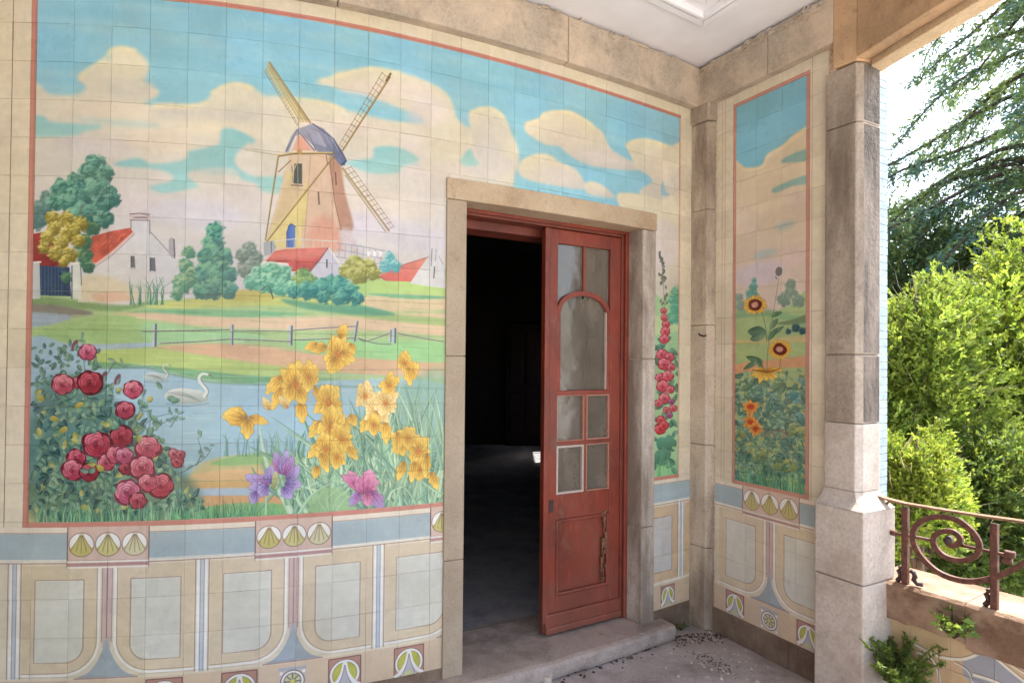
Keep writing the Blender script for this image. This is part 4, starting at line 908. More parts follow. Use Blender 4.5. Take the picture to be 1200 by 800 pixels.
M = NT('red_door_paint'); co = world_co(M)
f = M.noise(co, 7, 5, .6, stretch=(1, 1, .4)); g = M.noise(co, 45, 4, .6, stretch=(1, 1, .3)); w = M.noise(co, 14, 7, .7, stretch=(1, 1, .55))
c = M.ramp(f, [(.32, (98, 38, 22)), (.55, (124, 46, 26)), (.75, (140, 58, 36))])
c = M.mix(M.ramp(g, [(.52, (0, 0, 0, 1)), (.8, (.4, .4, .4, 1))]), c, (160, 88, 62))
c = M.mix(M.ramp(M.noise(co, 2.6, 5, .7), [(.45, (0, 0, 0, 1)), (.7, (.45, .45, .45, 1))]), c, (128, 72, 56))
sep = M.n("SeparateXYZ"); M.l(co, sep.inputs[0])
low = M.math('MULTIPLY', M.math('SUBTRACT', .42, sep.outputs[2]), 2.2)      # splash-back dust on the bottom of the door
lowc = M.n("Clamp"); M.l(low, lowc.inputs[0])
c = M.mix(M.math('MULTIPLY', lowc.outputs[0], .6), c, (138, 94, 80))
c = M.mix(M.ramp(w, [(.58, (0, 0, 0, 1)), (.68, (.7, .7, .7, 1))]), c, (112, 78, 58))
M.l(c, M.b.inputs["Base Color"]); M.b.inputs["Roughness"].default_value = .5; M.bump(M.math('ADD', g, w), .25, .008); MAT['red'] = M.m
M = NT('dark_red_wood'); co = world_co(M); f = M.noise(co, 8, 5, .6)
M.l(M.ramp(f, [(.3, (90, 38, 26)), (.7, (124, 58, 40))]), M.b.inputs["Base Color"]); M.b.inputs["Roughness"].default_value = .6; MAT['redframe'] = M.m
MAT['darkwood'] = plain('dark_inner_wood', (52, 26, 18), .7, var=.15)
M = NT('chipped_wood'); co = world_co(M); f = M.noise(co, 60, 4, .6)
M.l(M.ramp(f, [(.4, (70, 44, 32)), (.55, (140, 100, 74)), (.7, (150, 60, 44))]), M.b.inputs["Base Color"]); MAT['chip'] = M.m

M = NT('dusty_glass'); co = world_co(M)
d = M.noise(co, 6, 6, .66, stretch=(1, 1, .5))
bw_ = M.n('Bump'); bw_.inputs['Strength'].default_value = .25; bw_.inputs['Distance'].default_value = .02; M.l(M.noise(co, 6, 2, .5), bw_.inputs['Height'])
glass = M.n("BsdfGlossy"); glass.inputs["Roughness"].default_value = .12; glass.inputs["Color"].default_value = (.9, .9, .9, 1)
tr = M.n("BsdfTransparent"); tr.inputs["Color"].default_value = (.75, .72, .68, 1)
df = M.n("BsdfDiffuse"); df.inputs["Color"].default_value = lin((120, 110, 98))
fr = M.n("Fresnel"); fr.inputs[0].default_value = 1.5
m1 = M.n("MixShader"); M.l(M.ramp(d, [(.35, (.32, .32, .32, 1)), (.7, (.85, .85, .85, 1))]), m1.inputs[0]); M.l(bw_.outputs[0], glass.inputs['Normal']); M.l(tr.outputs[0], m1.inputs[1]); M.l(df.outputs[0], m1.inputs[2])
m2 = M.n("MixShader"); M.l(M.math('MULTIPLY', fr.outputs[0], 1.3), m2.inputs[0]); M.l(m1.outputs[0], m2.inputs[1]); M.l(glass.outputs[0], m2.inputs[2])
M.l(m2.outputs[0], M.t.nodes["Material Output"].inputs["Surface"]); MAT['glass'] = M.m

def leaf_mat(name, trans=.45):
    M = NT(name)
    at = M.n("Attribute"); at.attribute_name = "tone"
    df = M.n("BsdfPrincipled"); M.l(at.outputs["Color"], df.inputs["Base Color"]); df.inputs["Roughness"].default_value = .5; df.inputs["Specular IOR Level"].default_value = .3
    tl = M.n("BsdfTranslucent"); M.l(M.mix(.35, at.outputs["Color"], (.5, .6, .05, 1)), tl.inputs["Color"])
    mx = M.n("MixShader"); mx.inputs[0].default_value = trans; M.l(df.outputs[0], mx.inputs[1]); M.l(tl.outputs[0], mx.inputs[2])
    M.l(mx.outputs[0], M.t.nodes["Material Output"].inputs["Surface"]); return M.m
MAT['leaf'] = leaf_mat('foliage'); MAT['needle'] = leaf_mat('needles', .25)
# ------------------------------------------------------------------ builders
COL = scene.collection
def raw(name, verts, faces, mat=None, parent=None, center=None, uvs=None, smooth=False, mats=None, mi=None):
    """one mesh object from world-space vertices, origin at its centre"""
    v = np.asarray([tuple(a) for a in verts], float)
    c = np.array(center if center is not None else (v.min(0) + v.max(0)) / 2)
    me = bpy.data.meshes.new(name)
    me.from_pydata((v - c).tolist(), [], faces); 
    for m in (mats or [mat]):
        if m is not None: me.materials.append(m)
    if mi is not None: me.polygons.foreach_set('material_index', mi)
    if uvs is not None:
        ul = me.uv_layers.new(name='UVMap'); li = np.zeros(len(me.loops), np.int32); me.loops.foreach_get('vertex_index', li)
        ul.data.foreach_set('uv', np.asarray(uvs, np.float32)[li].ravel())
    if smooth: me.polygons.foreach_set('use_smooth', [True] * len(me.polygons))
    o = bpy.data.objects.new(name, me); COL.objects.link(o)
    if parent is not None:
        o.parent = parent; o.location = Vector(c) - parent.location
    else: o.location = c
    return o

def thing(name, label, cat, loc, group=None):
    o = bpy.data.objects.new(name, None); COL.objects.link(o); o.location = loc; o.empty_display_size = .1
    o['label'] = label; o['category'] = cat
    if group: o['group'] = group
    return o
def tag(o, label, cat, group=None):
    o['label'] = label; o['category'] = cat
    if group: o['group'] = group
    return o
def structure(o): o['kind'] = 'structure'; return o
def stuff(o): o['kind'] = 'stuff'; return o

def bevelled(o, w=.006, seg=2):
    bm = bmesh.new(); bm.from_mesh(o.data)
    bmesh.ops.recalc_face_normals(bm, faces=bm.faces)
    es = [e for e in bm.edges if e.is_manifold and e.calc_face_angle(0) > .6]
    if es and w > 0: bmesh.ops.bevel(bm, geom=es, offset=w, segments=seg, affect='EDGES', profile=.6, clamp_overlap=True)
    bm.to_mesh(o.data); bm.free(); return o

def prism(name, poly, z0, z1, mat, parent=None, bev=.004, mats=None, side_mi=None, top_poly=None):
    n = len(poly); tp = top_poly or poly
    v = [(p[0], p[1], z0) for p in poly] + [(p[0], p[1], z1) for p in tp]
    f = [tuple(range(n))[::-1], tuple(range(n, 2 * n))] + [(i, (i + 1) % n, n + (i + 1) % n, n + i) for i in range(n)]
    mi = None
    if side_mi: mi = [0, 0] + list(side_mi)
    o = raw(name, v, f, mat, parent, mats=mats, mi=mi)
    return bevelled(o, bev)

def sblock(name, fn, s0, s1, o0, o1, z0, z1, mat, parent=None, bev=.005, step=.12, rough=0.0, seed=0):
    """block that follows a wall plan (fn = wall_pt or side_pt): s along, o outwards"""
    n = max(1, int(math.ceil((s1 - s0) / step))); V = []; F = []
    rr = random.Random(seed)
    for i in range(n + 1):
        s = s0 + (s1 - s0) * i / n
        a = fn(s, o0)[0]; b = fn(s, o1)[0]
        j = [(rr.uniform(-rough, rough)) for _ in range(4)]
        V += [(a.x, a.y, z0), (b.x, b.y, z0 + j[0]), (b.x, b.y, z1 + j[1]), (a.x, a.y, z1)]
    for i in range(n):
        k = i * 4
        for q in range(4): F.append((k + q, k + (q + 1) % 4, k + 4 + (q + 1) % 4, k + 4 + q))
    F.append((0, 3, 2, 1)); F.append((4 * n, 4 * n + 1, 4 * n + 2, 4 * n + 3))
    return bevelled(raw(name, V, F, mat, parent), bev)

def tube(name, pts, r, mat, parent=None, n=8, flat=None, r2=None):
    """swept bar through points; flat=(w,h) for a rectangular bar"""
    P = [Vector(p) for p in pts]; V = []; F = []
    up = Vector((0, 0, 1)); m = len(P)
    for i, p in enumerate(P):
        d = (P[min(i + 1, m - 1)] - P[max(i - 1, 0)]).normalized()
        ref = up if abs(d.z) < .95 else Vector((1, 0, 0))
        if flat: ref = flat[2]
        a = d.cross(ref).normalized(); b = a.cross(d).normalized()
        rad = r if r2 is None else r + (r2 - r) * i / (m - 1)
        if flat:
            for sx, sy in ((-1, -1), (1, -1), (1, 1), (-1, 1)): V.append(p + a * sx * flat[0] / 2 + b * sy * flat[1] / 2)
        else:
            for k in range(n):
                t = k / n * 2 * math.pi; V.append(p + a * math.cos(t) * rad + b * math.sin(t) * rad)
    q = 4 if flat else n
    for i in range(m - 1):
        for k in range(q): F.append((i * q + k, i * q + (k + 1) % q, (i + 1) * q + (k + 1) % q, (i + 1) * q + k))
    F.append(tuple(range(q))[::-1]); F.append(tuple(range((m - 1) * q, m * q)))
    o = raw(name, V, F, mat, parent, smooth=not flat)
    if flat: bevelled(o, min(flat[0], flat[1]) * .2, 2)
    return o

def tiles(parent, fn, cv, mat, S, Z, keep=None, gap=.0006, proud=.0035, seed=3, name='tile'):
    """lays tiles between the joint positions S (along) and Z (up); keep(s0,s1,z0,z1) -> clipped rect or None"""
    rr = random.Random(seed); cnt = 0
    for a, b in zip(S[:-1], S[1:]):
        for c, d in zip(Z[:-1], Z[1:]):
            r = (a, b, c, d)
            for r in (keep(*r) if keep else [r]):
              s0, s1, z0, z1 = r
              if s1 - s0 < .012 or z1 - z0 < .012: continue
              g4 = [gap * rr.uniform(.2, 1.3) for _ in range(4)]; s0 += g4[0]; s1 -= g4[1]; z0 += g4[2]; z1 -= g4[3]; i = .0011
              off = proud + rr.uniform(-.0005, .0005); tl = [rr.uniform(-.0008, .0008) for _ in range(2)]
              V = []; UV = []
              for (s, z, o) in ((s0, z0, 0), (s1, z0, 0), (s1, z1, 0), (s0, z1, 0)):
                  p = fn(s, o)[0]; V.append((p.x, p.y, z)); UV.append((s, z))
              for (s, z, o) in ((s0, z0, off - .0005), (s1, z0, off - .0005), (s1, z1, off - .0005), (s0, z1, off - .0005)):
                  p = fn(s, o)[0]; V.append((p.x, p.y, z)); UV.append((s, z))
              for (s, z, o) in ((s0 + i, z0 + i, off), (s1 - i, z0 + i, off + tl[0]), (s1 - i, z1 - i, off + tl[0] + tl[1]), (s0 + i, z1 - i, off + tl[1])):
                  p = fn(s, o)[0]; V.append((p.x, p.y, z)); UV.append((s, z))
              F = [(8, 9, 10, 11), (0, 3, 2, 1)]
              for k in range(4): F.append((4 + k, 4 + (k + 1) % 4, 8 + (k + 1) % 4, 8 + k)); F.append((k, (k + 1) % 4, 4 + (k + 1) % 4, 4 + k))
              uv = [((s - cv.s0) / (cv.s1 - cv.s0), (z - cv.z0) / (cv.z1 - cv.z0)) for s, z in UV]
              raw(name, V, F, mat, parent, uvs=uv); cnt += 1
    return cnt

# ------------------------------------------------------------------ paint the picture panels
CM = paint_mural(); CS = paint_side()
MAT['mural'] = tile_mat('mural_glaze', CM); MAT['sidemural'] = tile_mat('side_mural_glaze', CS, (.94, .95, .94, 1))  # side tint is lighter: brighter light on that wall put into the colour

# ------------------------------------------------------------------ setting
def sheet(name, poly, z, mat, thick=0.0):
    if thick:
        return structure(prism(name, poly, z - thick, z, mat, bev=0))
    return structure(raw(name, [(x, y, z) for x, y in poly], [tuple(range(len(poly)))], mat))
SJ0, SJ1 = S_at(521), S_at(766)        # outer edges of the stone door surround
SO0, SO1 = S_at(544.3), S_at(751)      # the opening
Z_OPEN, Z_LINT = 2.272, 2.368
S_END = S_at(812)
S_BEG = -.62
def spx(px, off):                       # side wall: s whose point at offset off projects to photo column px (at the horizon)
    lo, hi = -1.0, 2.0
    for _ in range(50):
        m = (lo + hi) / 2; p = side_pt(m, off)[0]
        if 600 + FPX * p.x / p.y < px: lo = m
        else: hi = m
    return (lo + hi) / 2
S_PIL = spx(971.5, 0)

ground = structure(raw('ground', [(-400, -400, -1.4), (400, -400, -1.4), (400, 600, -1.4), (-400, 600, -1.4)], [(0, 1, 2, 3)], MAT['lawn']))
p_corner = Vector((1.06, 3.43))
LD = Vector((.215, -1)).normalized(); LN = Vector((-LD.y, LD.x))   # direction of the lintel over the opening; LN points outdoors
pil_out = side_pt(spx(1003, .03), -.22)[0]
back = []
for k in range(13):
    s = S_BEG + (S_END + .1 - S_BEG) * k / 12
    p = wall_pt(s, -.15)[0]; back.append((p.x, p.y))
rt = [tuple(side_pt(W_at(838) - .2, -.3)[0]), tuple(side_pt(S_PIL + .1, -.24)[0])]
fl_end = pil_out + LD * 5.4
floor_poly = back + rt + [(fl_end.x, fl_end.y), (-3.4, -2.4)]
floor = sheet('floor', floor_poly, 0.0, MAT['concrete'], .18)
plinth = structure(prism('terrace_base', [(x, y) for x, y in floor_poly], -1.4, -.181, MAT['render'], bev=0))
ceiling = sheet('ceiling', floor_poly, 3.275 + .15, MAT['plaster'], .15)

# moulded panel on the ceiling
ti = wall_pt(S_at(700), 0)[1]; tb = Vector(RWD)
def cp_(a, b): return p_corner + (-wall_pt(S_at(790), 0)[1]) * a + tb * b
mold = thing('ceiling_moulding', 'white plaster moulding framing the peeling pink panel of the terrace ceiling', 'moulding', (0, 1, 3.27))
for k, (o_, w_, h_) in enumerate(((.27, .035, .02), (.33, .02, .035), (.40, .05, .018))):
    L1, L2 = 2.6, 2.2
    prism('moulding_strip', [cp_(o_, o_), cp_(L1, o_), cp_(L1, o_ + w_), cp_(o_ + w_, o_ + w_)], 3.275 - h_, 3.276, MAT['plaster'], mold, .006)
    prism('moulding_strip', [cp_(o_, o_ - .001), cp_(o_ + w_, o_ + w_ + .001), cp_(o_ + w_, L2), cp_(o_, L2)], 3.2752 - h_, 3.2765, MAT['plaster'], mold, .006)
prism('peeling_panel', [cp_(.452, .452), cp_(2.5, .452), cp_(2.5, 2.1), cp_(.452, 2.1)], 3.262, 3.2757, MAT['peel'], mold, .001)

# unseen wall added on the left, outside the picture, to darken that end
ew = thing('added_shade_wall', 'plain plastered wall closing the terrace beyond the left edge', 'wall', (-2.6, 0, 0))
box_ = prism('wall_section', [(-2.75, -2.3), (-2.55, -2.3), (-2.55, 2.31), (-2.75, 2.31)], 0, 3.275, MAT['render'], ew, 0)
# the dark room behind the door
rfp = [(lambda q: (q.x, q.y, .06))(wall_pt(S_BEG + (S_END + .1 - S_BEG) * k / 12, -.2)[0]) for k in range(13)] + [(1.3, 3.6, .06), (1.3, 10.6, .06), (-2.6, 10.6, .06)]
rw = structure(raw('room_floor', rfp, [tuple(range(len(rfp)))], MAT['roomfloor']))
def box(name, x0, x1, y0, y1, z0, z1, mat, parent=None, bev=.0): return prism(name, [(x0, y0), (x1, y0), (x1, y1), (x0, y1)], z0, z1, mat, parent, bev)
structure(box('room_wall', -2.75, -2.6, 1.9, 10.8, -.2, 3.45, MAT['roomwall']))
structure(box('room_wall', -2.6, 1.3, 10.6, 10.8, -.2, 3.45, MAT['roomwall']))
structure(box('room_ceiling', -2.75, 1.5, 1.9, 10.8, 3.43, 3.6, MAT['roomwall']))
sidew = thing('room_side_wall', 'dark right-hand wall of the unlit room beyond the door', 'wall', (1.4, 7, 0))
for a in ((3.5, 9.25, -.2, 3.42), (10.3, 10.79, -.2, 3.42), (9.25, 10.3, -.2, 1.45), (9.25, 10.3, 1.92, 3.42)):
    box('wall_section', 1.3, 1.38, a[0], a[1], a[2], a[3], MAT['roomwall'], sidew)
for y_ in (9.4, 9.55, 9.63, 9.8, 9.92, 10.1, 10.18): tube('sun_breaking_bar', [(1.34 + .01 * math.sin(y_ * 9), y_, 1.44), (1.34, y_ + .05 * math.sin(y_ * 40), 2.61)], .022, MAT['iron_dark'], sidew)  # unseen bars added to break up the sun patch on the room floor
bd = thing('inner_door', 'dark panelled wooden door at the back of the unlit room', 'door', (.25, 10.55, .06))
box('door_slab', -.1, .55, 10.5, 10.58, .06, 2.2, MAT['darkwood'], bd, .01)
for z0, z1 in ((.25, 1.0), (1.15, 2.05)):
    for x0 in (-.03, .26): box('panel', x0, x0 + .22, 10.48, 10.51, z0, z1, MAT['darkwood'], bd, .01)

# ------------------------------------------------------------------ bowed house wall
p, t_, n_ = wall_pt(S_at(400), 0)
hw = thing('house_wall', 'bowed masonry wall of the house that carries the windmill picture and the doorway', 'wall', (p.x, p.y, 0))
sblock('wall_section', wall_pt, S_BEG, SO0 - .006, -.34, 0, -.2, 3.275, MAT['grout'], hw, 0)
sblock('wall_section', wall_pt, SO1 + .006, S_END + .12, -.34, 0, -.2, 3.275, MAT['grout'], hw, 0)
sblock('wall_section', wall_pt, SO0 - .0055, SO1 + .0055, -.34, 0, Z_OPEN + .01, 3.275, MAT['grout'], hw, 0)
for a, b in ((S_BEG, SJ0 - .5), (SJ0 - .498, SJ0 + .02), (SJ1 - .01, S_END)):
    sblock('skirting_stone', wall_pt, a, b, 0, .004 if a > 1 else .006, 0, .139, MAT['skirting'], hw, .002)

# windmill picture and its tile border
TW = (S_R - S_L) / 22
S_m = [S_L + TW * k for k in range(23)]
bw = S_L - S_at(11, 330)
S_cols = [S_L - bw - 2 * TW, S_L - bw - TW, S_L - bw] + S_m + [S_END - .012]
Z_rows = [EYE - .637 + .15 * k for k in range(14)] + [Z_MURAL1, Z_TOP - .018]
def keep_door(s0, s1, z0, z1):
    m0, m1, mt = SJ0 + .012, SJ1 - .012, Z_LINT - .012
    if z0 >= mt or s1 <= m0 or s0 >= m1: return [(s0, s1, z0, z1)]
    out = []
    if s0 < m0: out.append((s0, m0, z0, z1))
    if s1 > m1: out.append((m1, s1, z0, z1))
    if z1 > mt: out.append((max(s0, m0), min(s1, m1), mt, z1))
    return out
p = wall_pt(S_at(300), .003)[0]
mural = thing('tile_mural', 'tall tile picture of a windmill, swans, roses and yellow irises beside the red door', 'mural', (p.x, p.y, EYE - .637))
n1 = tiles(mural, wall_pt, CM, MAT['mural'], S_cols[2:], Z_rows, keep_door)
# corner tiles that straddle the door surround get their upper remainder
Z_dado = DZ[::-1]
p = wall_pt(S_at(300), .003)[0]
dadoL = thing('tile_dado', 'low band of cream art nouveau tiles with shell motifs under the windmill picture', 'tile dado', (p.x, p.y, DZ[5]))
S_d = [S_at(82, 650) + TW * k for k in range(-7, 40)]; S_d = [s for s in S_d if S_BEG < s < S_END - .07] + [S_END - .012]
n2 = tiles(dadoL, wall_pt, CM, MAT['mural'], S_d, Z_dado, keep_door, seed=5)
print('tiles', n1, n2)
# wall further left, outside the picture: plain tiles
p = wall_pt(-.5, .003)[0]
lb = thing('tile_border', 'plain cream border tiles at the left edge beside the picture frame', 'tile border', (p.x, p.y, EYE - .637))
S_b = [S_BEG + .02 + k * (S_L - bw - .022 - S_BEG) / 9 for k in range(10)]
tiles(lb, wall_pt, CM, MAT['mural'], [s for s in S_b[5:]], Z_rows, None, seed=9)

# stone frieze under the ceiling
p = wall_pt(S_at(600), .02)[0]
fz = thing('stone_frieze', 'weathered tan stone band between the windmill picture and the white ceiling', 'stone band', (p.x, p.y, 3.035))
js = [S_BEG, S_at(120), S_at(390), S_at(656), S_END + .02]
for k in range(4):
    sblock('stone_block', wall_pt, js[k] + .0015, js[k + 1] - .0015, .0, .055, 3.03, 3.262, MAT['frieze'], fz, .007, rough=.0022, seed=k)
def crumbs(fn, s0, s1, off, z, parent, n, seed, mat):
    rr = random.Random(seed); V = []; F = []
    for k in range(n):
        s = rr.uniform(s0, s1); w = rr.uniform(.008, .045); h = rr.uniform(.004, .02); o = off + rr.uniform(-.002, .006)
        zz = z + rr.uniform(-.02, .012); b = len(V); m = 7
        for q in range(m):
            a = q / m * 6.283; rad = rr.uniform(.7, 1.1); p = fn(s + w * rad * math.cos(a), o - .012)[0]; V.append((p.x, p.y, zz + h * rad * math.sin(a)))
        for q in range(m):
            a = q / m * 6.283; rad = rr.uniform(.5, .8); p = fn(s + w * rad * math.cos(a), o + rr.uniform(0, .004))[0]; V.append((p.x, p.y, zz + h * rad * math.sin(a)))
        F.append(tuple(range(b + m, b + 2 * m)))
        for q in range(m): F.append((b + q, b + (q + 1) % m, b + m + (q + 1) % m, b + m + q))
    return stuff(raw('plaster_remains', V, F, mat, parent))
crumbs(wall_pt, S_at(250), S_END, .055, 3.25, fz, 60, 14, MAT['frieze'])

# ------------------------------------------------------------------ stone door surround
p = wall_pt((SJ0 + SJ1) / 2, 0)[0]
ds = thing('door_surround', 'pale dressed stone surround framing the open doorway', 'door surround', (p.x, p.y, 0))
Z_TH = .088
def zcut(y, px): 
    s, z = wall_map(px, y); return float(z)
jz = [Z_TH, .62, zcut(417, 530), Z_LINT - .098]
for k in range(3):
    sblock('jamb_stone', wall_pt, SJ0, SO0, -.2, .014, jz[k] + .001, jz[k + 1] - .001, MAT['jamb'], ds, .005, rough=.0, seed=k)
    o = sblock('jamb_stone', wall_pt, SO1, SJ1, -.2, .014, jz[k] + .001, jz[k + 1] - .001, MAT['jamb_worn'], ds, .008)
    if k == 0: o['label'] = 'weathered jamb stone streaked with grey dirt'
sblock('lintel_stone', wall_pt, SJ0 - .002, SJ1 + .004, -.2, .016, Z_LINT - .097, Z_LINT, MAT['lintel'], ds, .005)
th = tag(sblock('threshold', wall_pt, SJ0 - .16, S_at(776, 700), -.42, .11, .004, Z_TH, MAT['threshold'], None, .024, rough=.004), 'long worn stone doorstep in front of the open doorway', 'doorstep')

# ------------------------------------------------------------------ the door: frame, closed right leaf
A = wall_pt(SO0 - .01, -.115)[0]; B = wall_pt(SO1 + .01, -.115)[0]
dvec = (B - A); DL = dvec.length; dt = dvec.normalized(); dn = Vector((dt.y, -dt.x))
def dp(u, o=0.0): return A + dt * u + dn * o
def dbox(name, u0, u1, o0, o1, z0, z1, mat, parent, bev=.004):
    return prism(name, [dp(u0, o0), dp(u1, o0), dp(u1, o1), dp(u0, o1)], z0, z1, mat, parent, bev)
frame = thing('door_frame', 'dark red wooden frame set inside the stone doorway', 'door frame', (dp(DL / 2).x, dp(DL / 2).y, Z_TH))
FW = .048
dbox('side_post', 0, FW - .02, -.09, .0, Z_TH, 2.28, MAT['redframe'], frame)
dbox('side_post', DL - FW, DL, -.09, .0, Z_TH, 2.28, MAT['redframe'], frame)
dbox('side_post', DL - FW + .016, DL - .003, .0, .018, Z_TH + .001, 2.277, MAT['red'], frame, .005)
dbox('head_rail', .0285, DL - FW - .0005, -.088, -.001, 2.242, 2.281, MAT['redframe'], frame)
dbox('head_rail', .029, DL - FW + .015, .0, .016, 2.255, 2.279, MAT['red'], frame, .005)
sblock('lining_board', wall_pt, SO0, SO1, -.36, -.215, 2.20, 2.262, MAT['redframe'], frame, .003)

L0 = DL / 2 - .012; L1 = DL - FW + .006; LW = L1 - L0
Z0, ZT = Z_TH + .012, 2.238
leaf_ = thing('door_leaf', 'closed right-hand red door leaf with arched glazing and chipped paint', 'door', (dp((L0 + L1) / 2).x, dp((L0 + L1) / 2).y, Z0))
ob, of = -.052, -.010
st = .078; su0, su1 = L0 + st, L1 - st
R_ = MAT['red']
dbox('stile', L0, su0, ob, of, Z0, ZT, R_, leaf_, .004); dbox('stile', su1, L1, ob, of, Z0, ZT, R_, leaf_, .004)
dbox('meeting_bead', L0 - .012, L0 + .022, of, of + .014, Z0 + .06, ZT, R_, leaf_, .005)
dbox('top_rail', su0, su1, ob + .001, of - .001, 2.165, ZT, R_, leaf_, .003)
dbox('lock_rail', su0, su1, ob + .001, of - .001, .69, .822, R_, leaf_, .003)
dbox('bottom_rail', su0, su1, ob + .001, of - .001, Z0, .285, R_, leaf_, .003)
dbox('lower_panel', su0, su1, ob + .01, of - .016, .283, .692, R_, leaf_, .001)
for a in ((su0 + .0005, su0 + .018, .286, .689), (su1 - .018, su1 - .0005, .286, .689)): dbox('panel_moulding', a[0], a[1], of - .0155, of + .003, a[2], a[3], R_, leaf_, .006)
for z in (.2865, .672): dbox('panel_moulding', su0 + .018, su1 - .018, of - .015, of + .003, z, z + .017, R_, leaf_, .006)
dbox('weather_board', L0 + .004, L1 - .004, of, of + .016, Z0 + .004, .205, R_, leaf_, .007)
dbox('weather_board', L0 + .004, L1 - .004, of, of + .026, Z0 + .002, Z0 + .04, R_, leaf_, .01)
GM = su0 + (su1 - su0) * .53
ZA, ZS = 1.905, 1.80           # arch crown and springing
MW = .016
dbox('muntin', su0, su1, ob + .004, of - .004, 1.352, 1.376, R_, leaf_, .003)
dbox('muntin', su0, su1, ob + .004, of - .004, 1.082, 1.104, R_, leaf_, .003)
dbox('muntin', GM - MW / 2, GM + MW / 2, ob + .004, of - .0035, 1.1045, 1.3515, R_, leaf_, .003)
dbox('muntin', GM - MW / 2, GM + MW / 2, ob + .004, of - .0035, .8225, 1.0815, R_, leaf_, .003)
GC = (su0 + su1) / 2
dbox('muntin', GC - MW / 2, GC + MW / 2, ob + .004, of - .004, ZA + .012, 2.1645, R_, leaf_, .003)
V = []; F = []; na = 20
half = (su1 - su0) / 2
for i in range(na + 1):
    a = math.pi * i / na; c_, s_ = math.cos(a), math.sin(a)
    for (ru, rz, o) in ((half + .001, ZA - ZS + .014, of - .003), (half - .024, ZA - ZS - .012, of - .003), (half - .024, ZA - ZS - .012, ob + .006), (half + .001, ZA - ZS + .014, ob + .006)):
        p = dp(GC - ru * c_, o); V.append((p.x, p.y, ZS + rz * s_))
for i in range(na):
    for q in range(4): F.append((i * 4 + q, i * 4 + (q + 1) % 4, i * 4 + 4 + (q + 1) % 4, i * 4 + 4 + q))
F += [(0, 3, 2, 1), (na * 4, na * 4 + 1, na * 4 + 2, na * 4 + 3)]
raw('arch_bar', V, F, R_, leaf_)
for sg, u in ((0, su0), (1, su1 - .022)): dbox('arch_post', u, u + .022, ob + .005, of - .0032, 1.377, ZS, R_, leaf_, .002)
go = ob + .018
def pane(u0, u1, z0, z1, lab=None):
    o = dbox('pane', u0, u1, go, go + .004, z0, z1, MAT['glass'], leaf_, 0)
    if lab: o['label'] = lab
pane(su0 + .001, GC - MW / 2, 1.88, 2.164); pane(GC + MW / 2, su1 - .001, 1.88, 2.164)
pane(su0 + .002, su1 - .002, 1.377, 1.879, 'tall arched dusty pane')
pane(su0 + .001, GM - MW / 2, 1.105, 1.351); pane(GM + MW / 2, su1 - .001, 1.105, 1.351)
pane(su0 + .001, GM - MW / 2, .823, 1.081, 'pane edged with thick white putty'); pane(GM + MW / 2, su1 - .001, .823, 1.081)
def putty(u0, u1, z0, z1, w, mat, full=True):
    e = go + .0045; f_ = of - .002
    dbox('glazing_putty', u0, u0 + w, e, f_, z0, z1, mat, leaf_, .001); dbox('glazing_putty', u1 - w, u1, e, f_, z0, z1, mat, leaf_, .001)
    dbox('glazing_putty', u0 + w, u1 - w, e, f_ - .0005, z0, z0 + w, mat, leaf_, .001); dbox('glazing_putty', u0 + w, u1 - w, e, f_ - .0005, z1 - w, z1, mat, leaf_, .001)
PT = MAT['putty']
putty(GM + MW / 2 + .0005, su1 - .0005, 1.105, 1.351, .006, PT); putty(su0 + .0005, GM - MW / 2 - .0005, 1.105, 1.351, .004, PT)
putty(GM + MW / 2 + .0005, su1 - .0005, .823, 1.081, .005, PT); putty(su0 + .0005, GM - MW / 2 - .0005, .823, 1.081, .011, MAT['putty_w'])
dbox('glazing_putty', su1 - .027, su1 - .022, go + .0045, of - .004, 1.378, ZS + .01, MAT['putty_w'], leaf_, .001)
V = []; F = []
for k in range(26):       # flaked paint on the hinge side
    u = su1 - .035 + random.uniform(-.018, .018); z = random.uniform(.32, .7); w = random.uniform(.004, .012); h = random.uniform(.008, .035); b = len(V)
    for q in range(7):
        a = q / 7 * 6.283; p = dp(u + w * math.cos(a) * random.uniform(.6, 1.1), of + .0045); V.append((p.x, p.y, z + h * math.sin(a) * random.uniform(.6, 1.1)))
    for q in range(7):
        x, y, z_ = V[b + q]; V.append((x - dn.x * .014, y - dn.y * .014, z_))
    F.append(tuple(range(b, b + 7)))
    for q in range(7): F.append((b + q, b + (q + 1) % 7, b + 7 + (q + 1) % 7, b + 7 + q))
o = stuff(raw('paint_flake', V, F, MAT['chip'], leaf_)); o['label'] = 'bare wood where the red paint has flaked'
p = dp(L0 + .045, of + .002)
kh = prism('keyhole_plate', [dp(L0 + .03, of), dp(L0 + .058, of), dp(L0 + .058, of + .004), dp(L0 + .03, of + .004)], .735, .80, MAT['iron_dark'], leaf_, .001)

# ------------------------------------------------------------------ corner pilaster
pa = wall_pt(S_at(808.5), .0)[0]; pr = side_pt(W_at(838), 0)[0]
e = pr - Vector((1.06, 3.43)); pe = None
